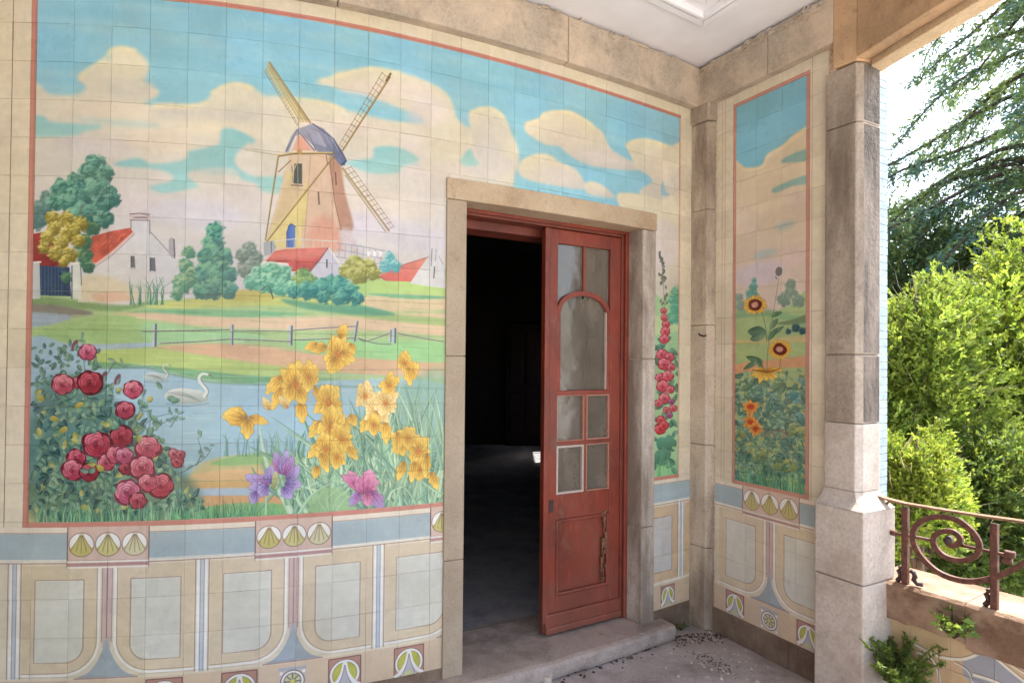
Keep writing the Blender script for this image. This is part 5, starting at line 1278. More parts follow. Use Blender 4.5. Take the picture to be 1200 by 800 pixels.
# outer edge of the pilaster: intersection of the two face lines, pulled to photo column 827
ratio = (827 - 600) / FPX
t1, n1_ = wall_pt(S_at(805), 0)[1:]
q_ = pa + n1_ * .115
q_ = Vector((q_.y * ratio, q_.y))
cor = Vector((1.12, 3.60))
pil = thing('corner_pilaster', 'slim stained stone pilaster in the corner between the two tiled walls', 'pilaster', (q_.x, q_.y, 0))
zs = [0.0, .47, 1.06, 1.75, 2.42, 2.93]
for k in range(5):
    d = .0
    prism('stone_block', [pa, q_, pr, cor], zs[k] + .001, zs[k + 1] - .001, MAT['pilaster'], pil, .006)
qq = q_ + (q_ - cor).normalized() * .02
prism('capital_block', [pa - t1 * .012, qq, pr + Vector(RWD) * .014, cor], 2.932, 3.034, MAT['pilaster'], pil, .008)
hk = tag(tube('hook', [(q_.x, q_.y, 1.69), (q_.x - .02, q_.y - .03, 1.685), (q_.x - .045, q_.y - .035, 1.69), (q_.x - .05, q_.y - .03, 1.70)], .006, MAT['iron_dark']), 'small rusty iron hook driven into the corner pilaster', 'hook')

# ------------------------------------------------------------------ side wall with the sunflower panel
p = side_pt(.2, -.1)[0]
sw = thing('side_wall', 'narrow masonry wall at right angles to the house, carrying the sunflower picture', 'wall', (p.x, p.y, 0))
sblock('wall_section', side_pt, W_at(838) - .28, S_PIL, -.24, 0, -.2, 3.275, MAT['grout'], sw, 0, step=2)
sblock('skirting_stone', side_pt, W_at(838), W_at(887.5, 740), 0, .012, 0, .139, MAT['skirting'], sw, .003, step=.3)
sblock('skirting_stone', side_pt, W_at(887.5, 740) + .003, W_at(925, 740), 0, .014, 0, .139, MAT['skirting'], sw, .003, step=.3)
sblock('skirting_stone', side_pt, W_at(925, 740) + .003, S_PIL, 0, .011, 0, .139, MAT['skirting'], sw, .003, step=.3)
p = side_pt(.2, .003)[0]
sm = thing('sunflower_panel', 'tall narrow tile picture of sunflowers and cabbages on the side wall', 'mural', (p.x, p.y, EYE - .637))
s0, s1 = W_at(839, 400), S_PIL - .002
S_s = [s0, T_L - .018] + [T_L - .018 + (T_R - T_L + .036) * k / 3 for k in (1, 2, 3)] + [s1]
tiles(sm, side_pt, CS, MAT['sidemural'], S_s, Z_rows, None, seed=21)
sd = thing('side_dado', 'low band of cream patterned tiles under the sunflower picture', 'tile dado', (p.x, p.y, DZ[5]))
cS = W_at(902, 650)
S_e = [s0] + [s for s in (cS - .3, cS - .15, cS, cS + .15) if s > s0 + .02] + [s1]
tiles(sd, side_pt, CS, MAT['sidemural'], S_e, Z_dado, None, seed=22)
fz2 = thing('side_frieze', 'weathered tan stone band with crumbling plaster above the sunflower picture', 'stone band', (p.x, p.y, 3.035))
sblock('stone_block', side_pt, W_at(838) - .24, W_at(905) - .0015, -.1, .05, 3.032, 3.262, MAT['frieze'], fz2, .007, step=.1, rough=.003, seed=8)
sblock('stone_block', side_pt, W_at(905) + .0015, spx(975, .05), -.1, .05, 3.032, 3.262, MAT['frieze'], fz2, .007, step=.1, rough=.003, seed=9)
crumbs(side_pt, W_at(826), W_at(972), .05, 3.252, fz2, 30, 6, MAT['rubble']); crumbs(side_pt, W_at(826), W_at(972), .05, 3.235, fz2, 90, 7, MAT['frieze'])

# ------------------------------------------------------------------ pillar and pedestal at the opening
sP0 = S_PIL; sP1 = spx(1002, .035); 
def reveal_s(px_edge, off):            # s of the reveal plane whose point at offset off falls on column px
    return spx(px_edge, off)
ch_o = .0
sR = spx(1012, ch_o)
def sp_(s, o): return side_pt(s, o)[0]
dep = -.02
while True:
    p = sp_(sR, dep)
    if 600 + FPX * p.x / p.y > 1031 or dep < -.6: break
    dep -= .005
p = sp_((sP0 + sR) / 2, -.1)
pl = thing('stone_pillar', 'tall weathered stone pillar on a square pedestal between sunflower wall and garden', 'pillar', (p.x, p.y, 0))
zP = [.955, zcut(495, 790) if False else 1.262, 1.575, 2.63, 2.90]
sec = [sp_(sP0, dep), sp_(sP0, .035), sp_(sP1, .035), sp_(sR, ch_o), sp_(sR, dep)]
for k in range(4):
    if k == 0:
        prism('stone_block', sec, zP[k] + .001, zP[k + 1] - .001, None, pl, .006, mats=[MAT['pedestal']])
    else:
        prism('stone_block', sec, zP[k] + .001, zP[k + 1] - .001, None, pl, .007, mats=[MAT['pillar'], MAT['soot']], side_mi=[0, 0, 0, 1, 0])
sQ0 = spx(955, .09); sQ1 = spx(1012, .09)
ped = [sp_(sQ0, dep - .02), sp_(sQ0, .09), sp_(sQ1, .09), sp_(sQ1 + .004, .04), sp_(sQ1 + .004, dep - .02)]
# hollow flare between shaft and pedestal
lv = 6; V = []; F = []
for i in range(lv + 1):
    t = i / lv; w = (1 - math.sin(t * math.pi / 2)) 
    z = .885 + (.955 - .885) * t
    for a, b in zip(ped, sec): V.append((b.x + (a.x - b.x) * w, b.y + (a.y - b.y) * w, z))
for i in range(lv):
    for q in range(5): F.append((i * 5 + q, i * 5 + (q + 1) % 5, i * 5 + 5 + (q + 1) % 5, i * 5 + 5 + q))
F += [tuple(range(5))[::-1], tuple(range(lv * 5, lv * 5 + 5))]
raw('pedestal_flare', V, F, MAT['pedestal'], pl)
prism('pedestal_block', ped, .568, .884, MAT['pedestal'], pl, .008)
prism('pedestal_block', ped, -.1, .565, MAT['pedestal'], pl, .008)
# glazed white brick strip outside the pillar
gb = thing('glazed_brick_strip', 'thin strip of pale blue white glazed bricks along the outer edge of the pillar', 'brick strip', (sp_(sR, dep - .05).x, sp_(sR, dep - .05).y, 0))
d2 = dep
while True:
    p = sp_(sR - .02, d2)
    if 600 + FPX * p.x / p.y > 1040 or d2 < -.8: break
    d2 -= .005
prism('backing', [sp_(sR - .12, d2 + .003), sp_(sR - .12, dep - .003), sp_(sR - .024, dep - .003), sp_(sR - .024, d2 + .003)], -.1, 2.95, MAT['grout'], gb, 0)
zb = .9; proto_b = None
while zb < 2.9:
    if proto_b is None:
        proto_b = prism('brick', [sp_(sR - .03, d2), sp_(sR - .03, dep - .001), sp_(sR - .02, dep - .001), sp_(sR - .02, d2)], zb, zb + .033, MAT['brickw'], gb, .002); o = proto_b
    else:
        o = proto_b.copy(); COL.objects.link(o); o.parent = gb; o.location = proto_b.location + Vector((random.uniform(-.0008, .0008), random.uniform(-.0008, .0008), zb - .9))
    zb += .0358

# ------------------------------------------------------------------ stone beam over the opening
bi = sp_(spx(975, .05), .05); bi2 = sp_(spx(1003, .04), .04); bo = sp_(sR, dep)
bm_ = thing('opening_lintel', 'rust stained stone beam spanning the open side of the terrace', 'stone beam', (bi2.x, bi2.y, 2.9))
Lb = 5.2
e0, e1 = bi2 + LD * Lb, bo + LD * Lb
mid0 = bi2 + LN * .075; mid1 = e0 + LN * .075
def bar(name, pts, z0, z1, mat, bev=.006): return prism(name, pts, z0, z1, mat, bm_, bev)
bar('beam_face', [bi2, e0, mid1, mid0], 2.915, 3.276, MAT['orange'])
bar('beam_soffit', [mid0 + LN * .002, mid1 + LN * .002, e1, bo], 2.885, 3.274, MAT['soffit'])
prism('end_block', [bi, bi2, mid0, sp_(sR - .02, dep), sp_(spx(975, .05), -.1)], 2.905, 3.272, MAT['orange'], bm_, .006)

# ------------------------------------------------------------------ parapet, sill and railing
def on_z(px, py, z):
    dx, dy, dz = rays(px, py); t = (z - EYE) / dz; return Vector((float(dx * t), float(dy * t)))
ZS_ = .565
P0 = on_z(1024.5, 676, ZS_); P1 = on_z(1198, 725.5, ZS_)
pd_ = (P1 - P0).normalized(); pn = Vector((-pd_.y, pd_.x))      # pn points outdoors
if pn.x < 0: pn = -pn
print('parapet', P0, P1, pd_, 'pedestal', sp_(sQ1, 0), dep, d2)
def pp(s, o=0.0, z=None):
    b = -.018 * math.sin(min(max(s, 0), 3.2) / 3.2 * math.pi)       # slight outward bow
    q = P0 + pd_ * s + pn * (o - b * 0)
    return (q, Vector(pd_), -pn)
def parap(s, off=0.0): return pp(s, -off)
pw = thing('parapet', 'low terrace parapet with broken brown stone coping, sunlit on top', 'parapet', (P0.x, P0.y, 0))
sblock('wall_section', parap, -.05, 3.0, -.26, -.045, -.2, .40, MAT['grout'], pw, 0, step=4)
cut = float((on_z(1122, 705, ZS_) - P0).dot(pd_))
rr = random.Random(5)
def coping(s0, s1, zlo, seed):
    rr = random.Random(seed); n = max(3, int((s1 - s0) / .035)); V = []; F = []
    for i in range(n + 1):
        s = s0 + (s1 - s0) * i / n; zb_ = zlo + rr.uniform(-.006, .006)
        for o, z in ((-.3, zlo), (.0, zb_), (.003, ZS_ - .012 + rr.uniform(-.002, .002)), (-.012, ZS_), (-.3, ZS_ - .006)):
            q = parap(s, o)[0]; V.append((q.x, q.y, z))
    for i in range(n):
        for q in range(5): F.append((i * 5 + q, i * 5 + (q + 1) % 5, i * 5 + 5 + (q + 1) % 5, i * 5 + 5 + q))
    F += [(4, 3, 2, 1, 0), tuple(range(n * 5, n * 5 + 5))]
    return raw('coping_stone', V, F, MAT['sill'], pw)
coping(-.02, cut + .02, .402, 1); coping(cut + .023, 1.35, .378, 2); coping(1.353, 2.95, .39, 3)

# patterned tiles under the coping
class PM: pass
def par_map(px, py):
    dx, dy, dz = rays(px, py)
    q0 = parap(0, -.04)[0]; n = pn
    t = (q0.x * n.x + q0.y * n.y) / (dx * n.x + dy * n.y)
    return (dx * t - q0.x) * pd_.x + (dy * t - q0.y) * pd_.y, EYE + dz * t
CP = Canvas(-.05, 3.0, -.02, .42, par_map, CREAM)
CP.rect(-.05, -.02, 3.0, .42, (214, 182, 142), noise=.03, band=.04)
CP.fill([(1060, 752), (1080, 762), (1100, 770), (1125, 772), (1148, 766), (1160, 790), (1130, 800), (1100, 810), (1060, 800)], (206, 168, 136), soft=1, alpha=.6)
CP.fill([(1128, 772), (1150, 766), (1165, 768), (1180, 780), (1205, 800), (1205, 815), (1150, 812), (1128, 790)], (158, 160, 170), smooth=False)
W_ = (236, 228, 214)
for pts, w in (([(1068, 752), (1085, 762), (1105, 770), (1128, 772), (1148, 765)], 6), ([(1164, 768), (1180, 782), (1205, 802)], 6), ([(1074, 764), (1092, 772), (1100, 790), (1100, 815)], 6), ([(1100, 764), (1100, 815)], 3), ([(1170, 768), (1186, 780), (1205, 792)], 3), ([(1118, 776), (1134, 786), (1140, 800)], 2.4), ([(1140, 790), (1170, 800), (1190, 815)], 6)):
    CP.line(pts, w, W_, smooth=True); CP.line([(a, b - 2.4) for a, b in pts], 1.6, (122, 88, 80), smooth=True, alpha=.8)
arch_motif(CP, float(par_map(1087, 790)[0]), .06, .058)
MAT['parapet_tile'] = tile_mat('parapet_glaze', CP)
pt = thing('parapet_tiles', 'cream patterned tiles facing the parapet below the broken coping', 'tile dado', (P0.x, P0.y, 0))
tiles(pt, lambda s, o=0: parap(s, o - .045), CP, MAT['parapet_tile'], [-.02 + .15 * k for k in range(21)], [.0, .115, .255, .40], None, seed=31)

# railing
ro = -.034
def rp(px, py, off=ro):
    dx, dy, dz = rays(px, py); q0 = parap(0, off)[0]
    t = (q0.x * pn.x + q0.y * pn.y) / (dx * pn.x + dy * pn.y)
    return Vector((float(dx * t), float(dy * t), float(EYE + dz * t)))
rl = thing('iron_railing', 'rusty red wrought iron railing with a large spiral scroll on the parapet', 'railing', (rp(1060, 687).x, rp(1060, 687).y, ZS_))
zr = rp(1062, 592).z
railp = [rp(1021, 584), rp(1030, 581), rp(1040, 584.5), rp(1062, 590), rp(1110, 598), rp(1160, 605.5), rp(1200, 611)]
a_, b_ = railp[-2], railp[-1]; railp += [b_ + (b_ - a_) * 1.5, b_ + (b_ - a_) * 6]
tube('top_rail', railp, .01, MAT['iron_pale'], rl, flat=(.034, .010, Vector((0, 0, 1))))
for px0, yb, yt in ((1061, 688, 592), (1165.5, 716, 608)):
    b = rp(px0, yb); t = rp(px0, yt); b.z = ZS_ - .002; t = Vector((b.x, b.y, zr - .008))
    d_ = Vector((pd_.x, pd_.y, 0)) * .0125; n3 = Vector((pn.x, pn.y, 0)) * .0125
    prism('post', [(b + d_ + n3)[:2], (b - d_ + n3)[:2], (b - d_ - n3)[:2], (b + d_ - n3)[:2]], b.z, t.z, MAT['iron'], rl, .003)
    tube('foot_scroll', [b + Vector((pd_.x, pd_.y, 0)) * x + Vector((0, 0, z)) for x, z in ((-.012, .07), (-.022, .066), (-.027, .052), (-.02, .038), (-.022, .02), (-.032, .006))], .0105, MAT['iron_dark'], rl)
b = rp(1073, 690); b.z = ZS_
tube('foot_scroll', [b + Vector((pd_.x, pd_.y, 0)) * x + Vector((0, 0, z)) for x, z in ((-.02, .062), (-.008, .058), (-.002, .042), (-.008, .026), (.006, .014), (.026, .016))], .0105, MAT['iron_dark'], rl)
zz = lambda X, Y: rp(1000 + X / 3.335, 560 + Y / 3.335)
spi = [(900, 190), (760, 265), (667, 332), (600, 368), (540, 391), (470, 403), (400, 395), (330, 366), (270, 312), (237, 255), (238, 200), (275, 163), (340, 150), (410, 166), (468, 212), (493, 262), (480, 300), (440, 320), (390, 318), (345, 297), (317, 262), (317, 228), (345, 209), (390, 210), (418, 235), (408, 258), (380, 262), (364, 244)]
sp3 = [zz(*q) for q in spline(spi, 5, closed=False)]
tube('spiral_scroll', sp3, .01, MAT['iron'], rl, n=10, flat=(.021, .016, Vector((pn.x, pn.y, 0))))
tube('scroll_rosette', [zz(372, 240) + Vector((pn.x, pn.y, 0)) * -.02, zz(372, 240) + Vector((pn.x, pn.y, 0)) * .02], .014, MAT['iron_dark'], rl, n=10)
tube('cross_bar', [zz(150, 214), zz(200, 222), zz(310, 243)], .007, MAT['iron'], rl)
tube('cross_bar', [zz(418, 262), zz(480, 275), zz(560, 292), zz(620, 306)], .007, MAT['iron'], rl)
for c in ((152, 212), (612, 296), (600, 322)):
    q = zz(*c); tube('knob', [q + Vector((pd_.x, pd_.y, 0)) * x for x in (-.016, -.01, 0, .01, .016)], .013, MAT['iron'], rl, n=10)
tube('wall_bracket', [rp(1021, 584), rp(1026, 592), rp(1036, 594), rp(1041, 588)], .006, MAT['iron_pale'], rl)
# ------------------------------------------------------------------ plants
nr = np.random.RandomState(5)
def leaves_mesh(name, P, D, L, W, tones, mat, parent=None, center=None, bend=.25):
    """many pointed leaves in one mesh: P positions, D directions, L lengths, W widths (arrays), 4-vertex kites"""
    n = len(P); D = D / np.linalg.norm(D, axis=1, keepdims=True)
    R = nr.normal(size=(n, 3)); S = np.cross(D, R); S /= np.linalg.norm(S, axis=1, keepdims=True) + 1e-9
    N = np.cross(D, S); L = L[:, None]; W = W[:, None]
    v = np.stack([P, P + D * L * .45 + S * W * .5 + N * L * bend * .2, P + D * L - N * L * bend * .2, P + D * L * .45 - S * W * .5 + N * L * bend * .2], 1).reshape(-1, 3)
    c = np.array(center) if center is not None else (v.min(0) + v.max(0)) / 2
    me = bpy.data.meshes.new(name); me.vertices.add(4 * n); me.vertices.foreach_set('co', (v - c).astype(np.float32).ravel())
    me.loops.add(4 * n); me.loops.foreach_set('vertex_index', np.arange(4 * n, dtype=np.int32)); me.polygons.add(n)
    me.polygons.foreach_set('loop_start', np.arange(0, 4 * n, 4, dtype=np.int32)); me.polygons.foreach_set('loop_total', np.full(n, 4, np.int32))
    me.update(calc_edges=True)
    at = me.color_attributes.new('tone', 'FLOAT_COLOR', 'POINT')
    col = np.repeat(np.concatenate([tones, np.ones((n, 1))], 1), 4, 0).astype(np.float32); at.data.foreach_set('color', col.ravel())
    me.materials.append(mat); me.validate()
    o = bpy.data.objects.new(name, me); COL.objects.link(o)
    if parent is not None: o.parent = parent; o.location = Vector(c) - parent.location
    else: o.location = c
    return o
def unit(n):
    v = nr.normal(size=(n, 3)); return v / np.linalg.norm(v, axis=1, keepdims=True)

def conifer_bush(name, label, base, lobes, n, tones, leaf=.055, up=.5, cat='bush', group=None, trunk=.06, k=7, flat=.5):
    """lobes: (x, y, z, rx, ry, rz) world ellipsoids; sprays of scale leaves point outwards and up"""
    n = int(n * 1.5); t = thing(name, label, cat, base, group)
    sub = []
    for q in lobes:
        sub.append(q)
        for u_ in unit(7):
            f = nr.uniform(.28, .55); sub.append((q[0] + u_[0] * q[3] * .8, q[1] + u_[1] * q[4] * .8, q[2] + abs(u_[2]) ** .7 * np.sign(u_[2] + .3) * q[5] * .85, q[3] * f, q[4] * f, q[5] * f * 1.5))
    big = lobes; lobes = np.array(sub, float); vol = lobes[:, 3] * lobes[:, 4] * lobes[:, 5]; vol = vol ** (2 / 3)
    idx = nr.choice(len(lobes), n, p=vol / vol.sum()); l = lobes[idx]; u = unit(n)
    # bumpy shell: sprays gather in tufts
    tuft = unit(60 * len(lobes)).reshape(len(lobes), 60, 3)
    near = np.einsum('nij,nj->ni', tuft[idx], u).max(1)
    r = (.58 + .42 * nr.rand(n) ** .45) * (.68 + .45 * np.clip((near - .93) / .07, 0, 1))
    C_ = l[:, :3] + u * l[:, 3:6] * r[:, None]
    main = u * np.array([1, 1, .7]) + np.array([0, 0, up]) + nr.normal(size=(n, 3)) * .3
    main /= np.linalg.norm(main, axis=1, keepdims=True)
    T = tones[0][None] * (1 - nr.rand(n, 1)) + tones[1][None] * nr.rand(n, 1)
    tip = np.clip((r[:, None] - .75) * 3, 0, 1); T = T * (1 - tip * .6) + tones[2][None] * tip * .6
    T = T * nr.uniform(.6, 1.25, (n, 1)) * nr.uniform(.75, 1.35, (len(lobes), 1))[idx] * 1.12 + np.array([.05, .02, 0]) * (nr.rand(len(lobes), 1) ** 3)[idx]
    P, D, L, W, TT = [], [], [], [], []
    for j in range(k):
        f = (j + .5) / k; d = main + nr.normal(size=(n, 3)) * flat
        P.append(C_ + main * leaf * (f * 1.5 - .6)); D.append(d); L.append(leaf * nr.uniform(.45, 1.0, n)); W.append(leaf * nr.uniform(.25, .5, n)); TT.append(T * nr.uniform(.85, 1.15, (n, 1)))
    o = leaves_mesh('crown', np.concatenate(P), np.concatenate(D), np.concatenate(L), np.concatenate(W), np.concatenate(TT), MAT['leaf'], t)
    z1 = lobes[:, 2].max()
    m = n // 14; li = nr.choice(len(big), m); bl = np.array(big)[li]; uu = unit(m)
    tw_d = uu + np.array([0, 0, .5]); bark_t = np.array([.30, .25, .19])[None] * nr.uniform(.4, 1.3, (m, 1))
    stuff(leaves_mesh('bare_twigs', bl[:, :3] + uu * bl[:, 3:6] * nr.uniform(.35, .9, (m, 1)), tw_d, leaf * nr.uniform(2, 5.5, m), np.full(m, leaf * .13), bark_t, MAT['needle'], t))
    tube('trunk', [Vector(base), Vector((lobes[:, 0].mean(), lobes[:, 1].mean(), z1))], trunk, MAT['bark'], t, r2=trunk * .3)
    for q in big[:14]:
        tube('limb', [Vector((lobes[:, 0].mean(), lobes[:, 1].mean(), max(base[2] + .2, q[2] - .5))), Vector(q[:3])], trunk * .4, MAT['bark'], t, n=5, r2=trunk * .12)
    return t
def at_px(px, py, d):
    """point d metres ahead on the ray of a photo pixel"""
    dx, dy, dz = rays(px, py); return (float(dx / dy * d), d, float(EYE + dz / dy * d))
def lobe(px, py, d, r, rz=None, ry=None):
    x, y, z = at_px(px, py, d); return (x, y, z, r, ry or r, rz or r)
G = lambda *c: np.array(c)
YG = (G(.105, .17, .025), G(.20, .28, .035), G(.36, .40, .06))
YG2 = (G(.12, .2, .035), G(.2, .29, .05), G(.31, .38, .08))
DG = (G(.05, .10, .03), G(.08, .14, .04), G(.14, .21, .06))
MGc = (G(.06, .12, .03), G(.11, .19, .04), G(.19, .27, .06))
def bx(px, d): x, y, z = at_px(px, 600, d); return (x, y, -1.4)
conifer_bush('cypress_bush', 'bright yellow-green cypress rising highest at the right edge behind the railing', bx(1190, 5.6),
             [lobe(1195, 345, 5.6, .45, .55), lobe(1150, 380, 5.5, .4, .5), lobe(1215, 420, 5.5, .6, .8), lobe(1160, 460, 5.3, .5, .7), lobe(1190, 540, 5.5, .7, .8), lobe(1250, 380, 5.7, .6, .7), lobe(1240, 560, 5.5, .7, .9)], 6500, YG, leaf=.06)
conifer_bush('cypress_bush', 'yellow-green cypress just right of the stone pillar, behind the railing end', bx(1085, 5.0),
             [lobe(1078, 375, 5.0, .26, .3), lobe(1100, 395, 5.1, .3, .4), lobe(1060, 420, 5.0, .25, .35), lobe(1085, 450, 4.9, .38, .5), lobe(1050, 480, 5.0, .3, .5), lobe(1105, 510, 5.0, .45, .6), lobe(1065, 570, 4.9, .5, .6), lobe(1120, 620, 5.2, .6, .6), lobe(1040, 640, 5.1, .4, .6)], 6500, YG2, leaf=.055)
conifer_bush('cypress_bush', 'low golden cypress tuft directly above the railing scroll', bx(1075, 3.9),
             [lobe(1072, 565, 3.9, .2, .2), lobe(1100, 545, 3.95, .1, .2), lobe(1045, 540, 3.95, .1, .16), lobe(1050, 590, 3.9, .16, .2), lobe(1085, 600, 3.9, .22, .24), lobe(1110, 590, 4.0, .12, .2)], 1900, (G(.11, .19, .035), G(.2, .29, .045), G(.33, .38, .06)), leaf=.04)
conifer_bush('evergreen_bush', 'dark green bush in the shade at the lower right behind the spiral scroll', bx(1165, 4.4),
             [lobe(1160, 590, 4.5, .35, .4), lobe(1205, 600, 4.4, .35, .45), lobe(1130, 650, 4.4, .3, .3), lobe(1180, 660, 4.4, .4, .35), lobe(1150, 560, 4.7, .25, .3)], 2600, DG, leaf=.05, up=.1)
conifer_bush('evergreen_bush', 'mid green leafy shrub between the two tall yellow-green cypresses', bx(1135, 5.8),
             [lobe(1135, 430, 6.0, .4, .6), lobe(1140, 500, 5.8, .4, .6), lobe(1125, 570, 5.9, .5, .6), lobe(1135, 650, 5.9, .5, .6)], 3200, MGc, leaf=.06, up=.2)
conifer_bush('evergreen_tree', 'dark blue-green evergreen standing farther back beside the pillar', bx(1085, 12),
             [lobe(1060, 330, 12, 1.0, 1.2), lobe(1100, 300, 12.5, 1.1, 1.2), lobe(1080, 400, 12, 1.5, 1.8), lobe(1140, 330, 12.5, 1.0, 1.1), lobe(1040, 420, 12, 1.0, 2), lobe(1150, 440, 12, 1.6, 2), lobe(1010, 380, 12.5, 1.2, 1.5), lobe(1070, 520, 12, 2, 1.6)], 8000, (G(.03, .07, .035), G(.05, .10, .055), G(.10, .17, .08)), leaf=.13, up=-.1, cat='tree', trunk=.2)
conifer_bush('evergreen_tree', 'broad dark evergreen far behind the tall yellow-green cypress', bx(1240, 15),
             [lobe(1200, 400, 15, 2.0, 2.4), lobe(1260, 330, 15, 2.2, 2.2), lobe(1170, 460, 15, 1.8, 2.4), lobe(1300, 430, 15, 3, 3), lobe(1220, 520, 15, 3, 2.2)], 5000, (G(.03, .06, .03), G(.05, .09, .04), G(.08, .13, .05)), leaf=.17, up=-.1, cat='tree', trunk=.25)

conifer_bush('cypress_bush', 'yellow-green cypress beyond the right edge of the view', bx(1420, 5.6), [lobe(1400, 380, 5.6, .7, .9), lobe(1450, 440, 5.7, .8, 1.0), lobe(1400, 560, 5.6, 1.0, 1.0), lobe(1480, 600, 5.7, 1.0, 1.0)], 3500, YG2, leaf=.07)
conifer_bush('evergreen_tree', 'wide dark evergreen at the far right of the garden', bx(1700, 9), [lobe(1600, 350, 9, 1.6, 2), lobe(1750, 420, 9, 2, 2), lobe(1680, 560, 9, 2.2, 2)], 3500, DG, leaf=.11, cat='tree', trunk=.15)
# the big cedar: long drooping boughs reaching left across the sky
def cedar():
    bx0, by0 = 11.6, 11.2
    t = thing('cedar_tree', 'tall cedar with drooping blue-green boughs against the white sky', 'tree', (bx0, by0, -1.4))
    tube('trunk', [(bx0, by0, -1.4), (bx0 + .1, by0, 5), (bx0, by0, 13)], .38, MAT['bark'], t, r2=.08, n=10)
    P, D, L, W, T = [], [], [], [], []
    rr = random.Random(12)
    for k in range(76):
        z = 3.0 + 10 * k / 75; a = k * 2.399 + rr.uniform(-.3, .3)
        if k % 2: a = math.pi + rr.uniform(-1.0, 1.0)
        R = 6.6 * (1 - (z - 2) / 18) * rr.uniform(.75, 1.05)
        pts = []
        for i in range(9):
            f = i / 8; pts.append(Vector((bx0 + math.cos(a) * R * f, by0 + math.sin(a) * R * f, z + .6 * f - 2.3 * f * f + .12 * math.sin(f * 9 + k))))
        tube('bough', pts, .07, MAT['bark'], t, n=5, r2=.012)
        for i in range(1, 9):
            for q in range(6):
                f = (i - rr.random()) / 8; j = min(7, int(f * 8)); base = pts[j].lerp(pts[j + 1], f * 8 - j)
                side = rr.choice((-1, 1)); b = a + side * rr.uniform(.5, 1.3); tl = (1.25 - .8 * f) * rr.uniform(.4, 1)
                m = 34
                u = np.array([rr.random() for _ in range(m)])
                pos = np.array(base)[None] + np.stack([np.cos(b) * tl * u, np.sin(b) * tl * u, -.8 * tl * u ** 1.4], 1) + nr.normal(size=(m, 3)) * np.array([.05, .05, .04])
                dr = np.stack([np.full(m, math.cos(b)), np.full(m, math.sin(b)), np.full(m, -.5)], 1) + nr.normal(size=(m, 3)) * .55
                P.append(pos); D.append(dr); L.append(nr.uniform(.08, .17, m)); W.append(nr.uniform(.025, .05, m))
                base_t = np.array([.08, .15, .11]) if rr.random() < .55 else np.array([.18, .25, .09])
                T.append(base_t[None] * nr.uniform(.7, 1.4, (m, 1)))
    leaves_mesh('crown', np.concatenate(P), np.concatenate(D), np.concatenate(L), np.concatenate(W), np.concatenate(T), MAT['needle'], t)
cedar()

def small_plant(name, label, base, n, R, leafL, leafW, tones, seed, stems=9, lean=Vector((0, 0, 0)), zr_=1.0, flatten=.35):
    r = np.random.RandomState(seed); t = thing(name, label, 'plant', base)
    P, D, L, W, T = [], [], [], [], []
    for k in range(stems):
        a = r.uniform(0, 6.283); rad = R * r.uniform(.35, 1); tip = Vector((math.cos(a) * rad, math.sin(a) * rad, R * zr_ * r.uniform(.5, 1.2))) + lean * R
        b = Vector(base); pts = [b + Vector((tip.x * f, tip.y * f, tip.z * (1.5 * f - .5 * f * f))) for f in (0, .25, .5, .75, 1)]
        tube('stem', pts, .0028, MAT['bark'], t, n=5, r2=.001)
        m = n // stems
        for j in range(m):
            f = r.uniform(.15, 1); q = pts[min(3, int(f * 4))].lerp(pts[min(3, int(f * 4)) + 1], f * 4 - min(3, int(f * 4)))
            d = np.array([math.cos(a + r.choice((-1, 1)) * 1.2), math.sin(a + r.choice((-1, 1)) * 1.2), .3]) + r.normal(size=3) * .5
            P.append(tuple(q)); D.append(d); L.append(leafL * r.uniform(.6, 1.2)); W.append(leafW * r.uniform(.7, 1.2)); T.append(tones[0] + (tones[1] - tones[0]) * r.rand())
    leaves_mesh('foliage', np.array(P), np.array(D), np.array(L), np.array(W), np.array(T), MAT['leaf'], t)
q = parap(.10, .02)[0]
fb = rp(1052, 797, .07); small_plant('wall_plant', 'fine-leaved green weed clump growing at the foot of the pedestal', (fb.x, fb.y, fb.z - .05), 3600, .175, .021, .011, (G(.09, .16, .035), G(.2, .29, .07)), 3, stems=60, zr_=1.1)
fb = rp(1118, 742, .0); small_plant('wall_plant', 'small leafy plant sprouting from the broken coping edge', (fb.x, fb.y, fb.z - .02), 230, .105, .034, .02, (G(.10, .18, .04), G(.22, .32, .07)), 4, stems=22, lean=Vector((-.4, -.35, .15)), zr_=.9)
wx, wy = on_z(798, 738, .0); small_plant('wall_plant', 'tiny weed in the floor corner beside the doorstep', (wx, wy, .0), 50, .045, .02, .011, (G(.07, .12, .03), G(.14, .18, .05)), 6, stems=7)

# ------------------------------------------------------------------ dirt, chips and fallen leaves on the floor
def chips(name, spots, mat, zf=0.0, seed=1, lab=None):
    r = random.Random(seed); V = []; F = []
    for x, y, s in spots:
        b = len(V); m = 6; hh = s * r.uniform(.5, .9)
        for q in range(m): a = q / m * 6.283; w = s * r.uniform(.7, 1.1); V.append((x + w * math.cos(a), y + w * math.sin(a), zf))
        for q in range(m): a = q / m * 6.283; w = s * r.uniform(.4, .7); V.append((x + w * math.cos(a), y + w * math.sin(a), zf + hh * r.uniform(.7, 1)))
        F.append(tuple(range(b + m, b + 2 * m)))
        for q in range(m): F.append((b + q, b + (q + 1) % m, b + m + (q + 1) % m, b + m + q))
    o = stuff(raw(name, V, F, mat)); return o
def fl(px, py, z=0.0): v = on_z(px, py, z); return v.x, v.y
sp = []
for k in range(70):
    px = random.gauss(850, 45); py = random.gauss(765, 18)
    if py < 742 or px > 948: continue
    sp.append((*fl(px, py), random.uniform(.003, .009)))
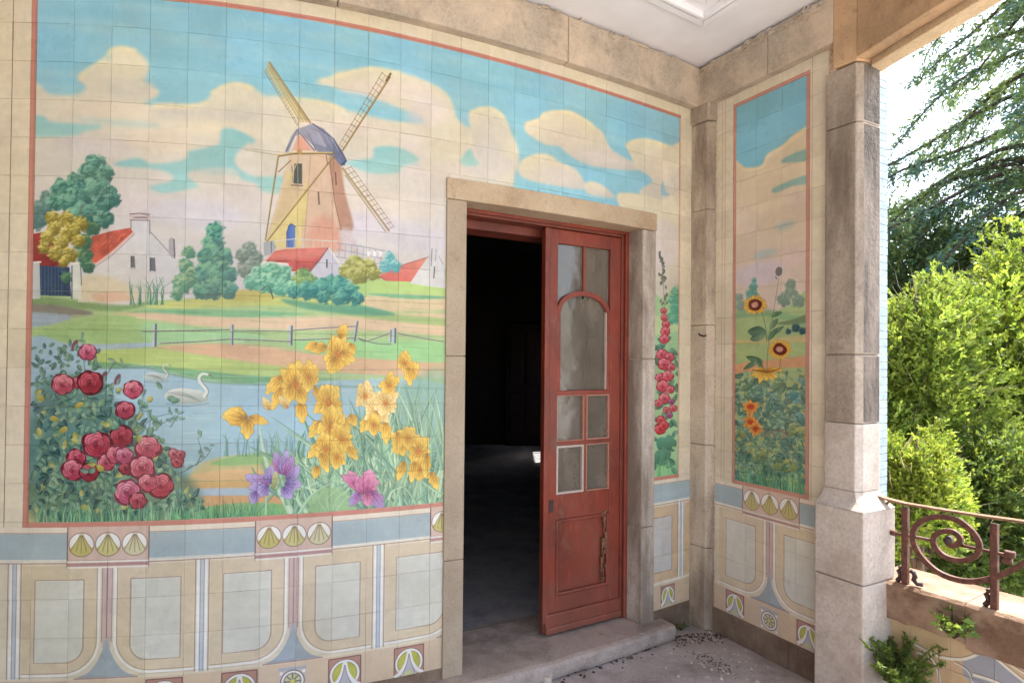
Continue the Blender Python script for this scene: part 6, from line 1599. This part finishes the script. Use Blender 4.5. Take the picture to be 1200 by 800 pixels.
for c in ((832, 742, .016), (812, 752, .010), (900, 781, .010), (931, 785, .010), (853, 789, .008), (887, 799, .016), (848, 786, .008), (815, 769, .009), (823, 778, .008), (845, 795, .012), (795, 792, .010)): sp.append((*fl(c[0], c[1]), c[2]))
chips('rubble_chips', sp, MAT['rubble'])
sp = []
for k in range(420):
    px = random.uniform(560, 770); line = 800 - (px - 552) * .27
    py = line + 6 + abs(random.gauss(0, 9)); sp.append((*fl(px, py), random.uniform(.003, .012)))
for k in range(160):
    px = random.uniform(785, 850); py = 742 + abs(random.gauss(0, 5)) + (px - 827) ** 2 * .002; sp.append((*fl(px, py), random.uniform(.003, .009)))
for k in range(120):
    px = random.gauss(835, 16); py = 765 + (px - 815) * .5 + random.gauss(0, 4); sp.append((*fl(px, py), random.uniform(.002, .006)))
chips('dirt_crumbs', sp, MAT['dirt'], seed=2)
x, y = fl(641, 797); o = prism('stone_chunk', [(x - .022, y - .04), (x + .02, y - .045), (x + .026, y + .03), (x - .018, y + .035)], 0, .035, MAT['rubble'], None, .008)
tag(o, 'pale broken stone chunk lying below the middle of the doorstep', 'stone')
sp = [(*fl(random.uniform(548, 632), random.uniform(600, 745), .06), random.uniform(.003, .008)) for k in range(30)]
chips('room_debris', sp, MAT['rubble'], .06, seed=3)

# ------------------------------------------------------------------ sub-parts hang under the part they belong to
def wpos(o):
    v = Vector(o.location)
    while o.parent: o = o.parent; v = v + Vector(o.location)
    return v
def under(child, part):
    w = wpos(child); child.parent = part; child.location = w - wpos(part)
kids = list(leaf_.children)
panes = [o for o in kids if o.name.startswith('pane')]
stile0 = [o for o in kids if o.name.startswith('stile')][0]
for o in kids:
    if o.name.startswith('glazing_putty'): under(o, min(panes, key=lambda p_: (wpos(p_) - wpos(o)).length))
    elif o.name.startswith(('keyhole_plate', 'meeting_bead')): under(o, stile0)
for r_ in list(rl.children):
    if r_.name.startswith('scroll_rosette'): under(r_, [o for o in rl.children if o.name.startswith('spiral_scroll')][0])
for t_ in [o for o in COL.objects if o.type == 'EMPTY' and o.get('category') in ('bush', 'tree')]:
    tk = [o for o in t_.children if o.name.startswith('trunk')][0]
    for o in list(t_.children):
        if o.name.startswith(('limb', 'bough')): under(o, tk)
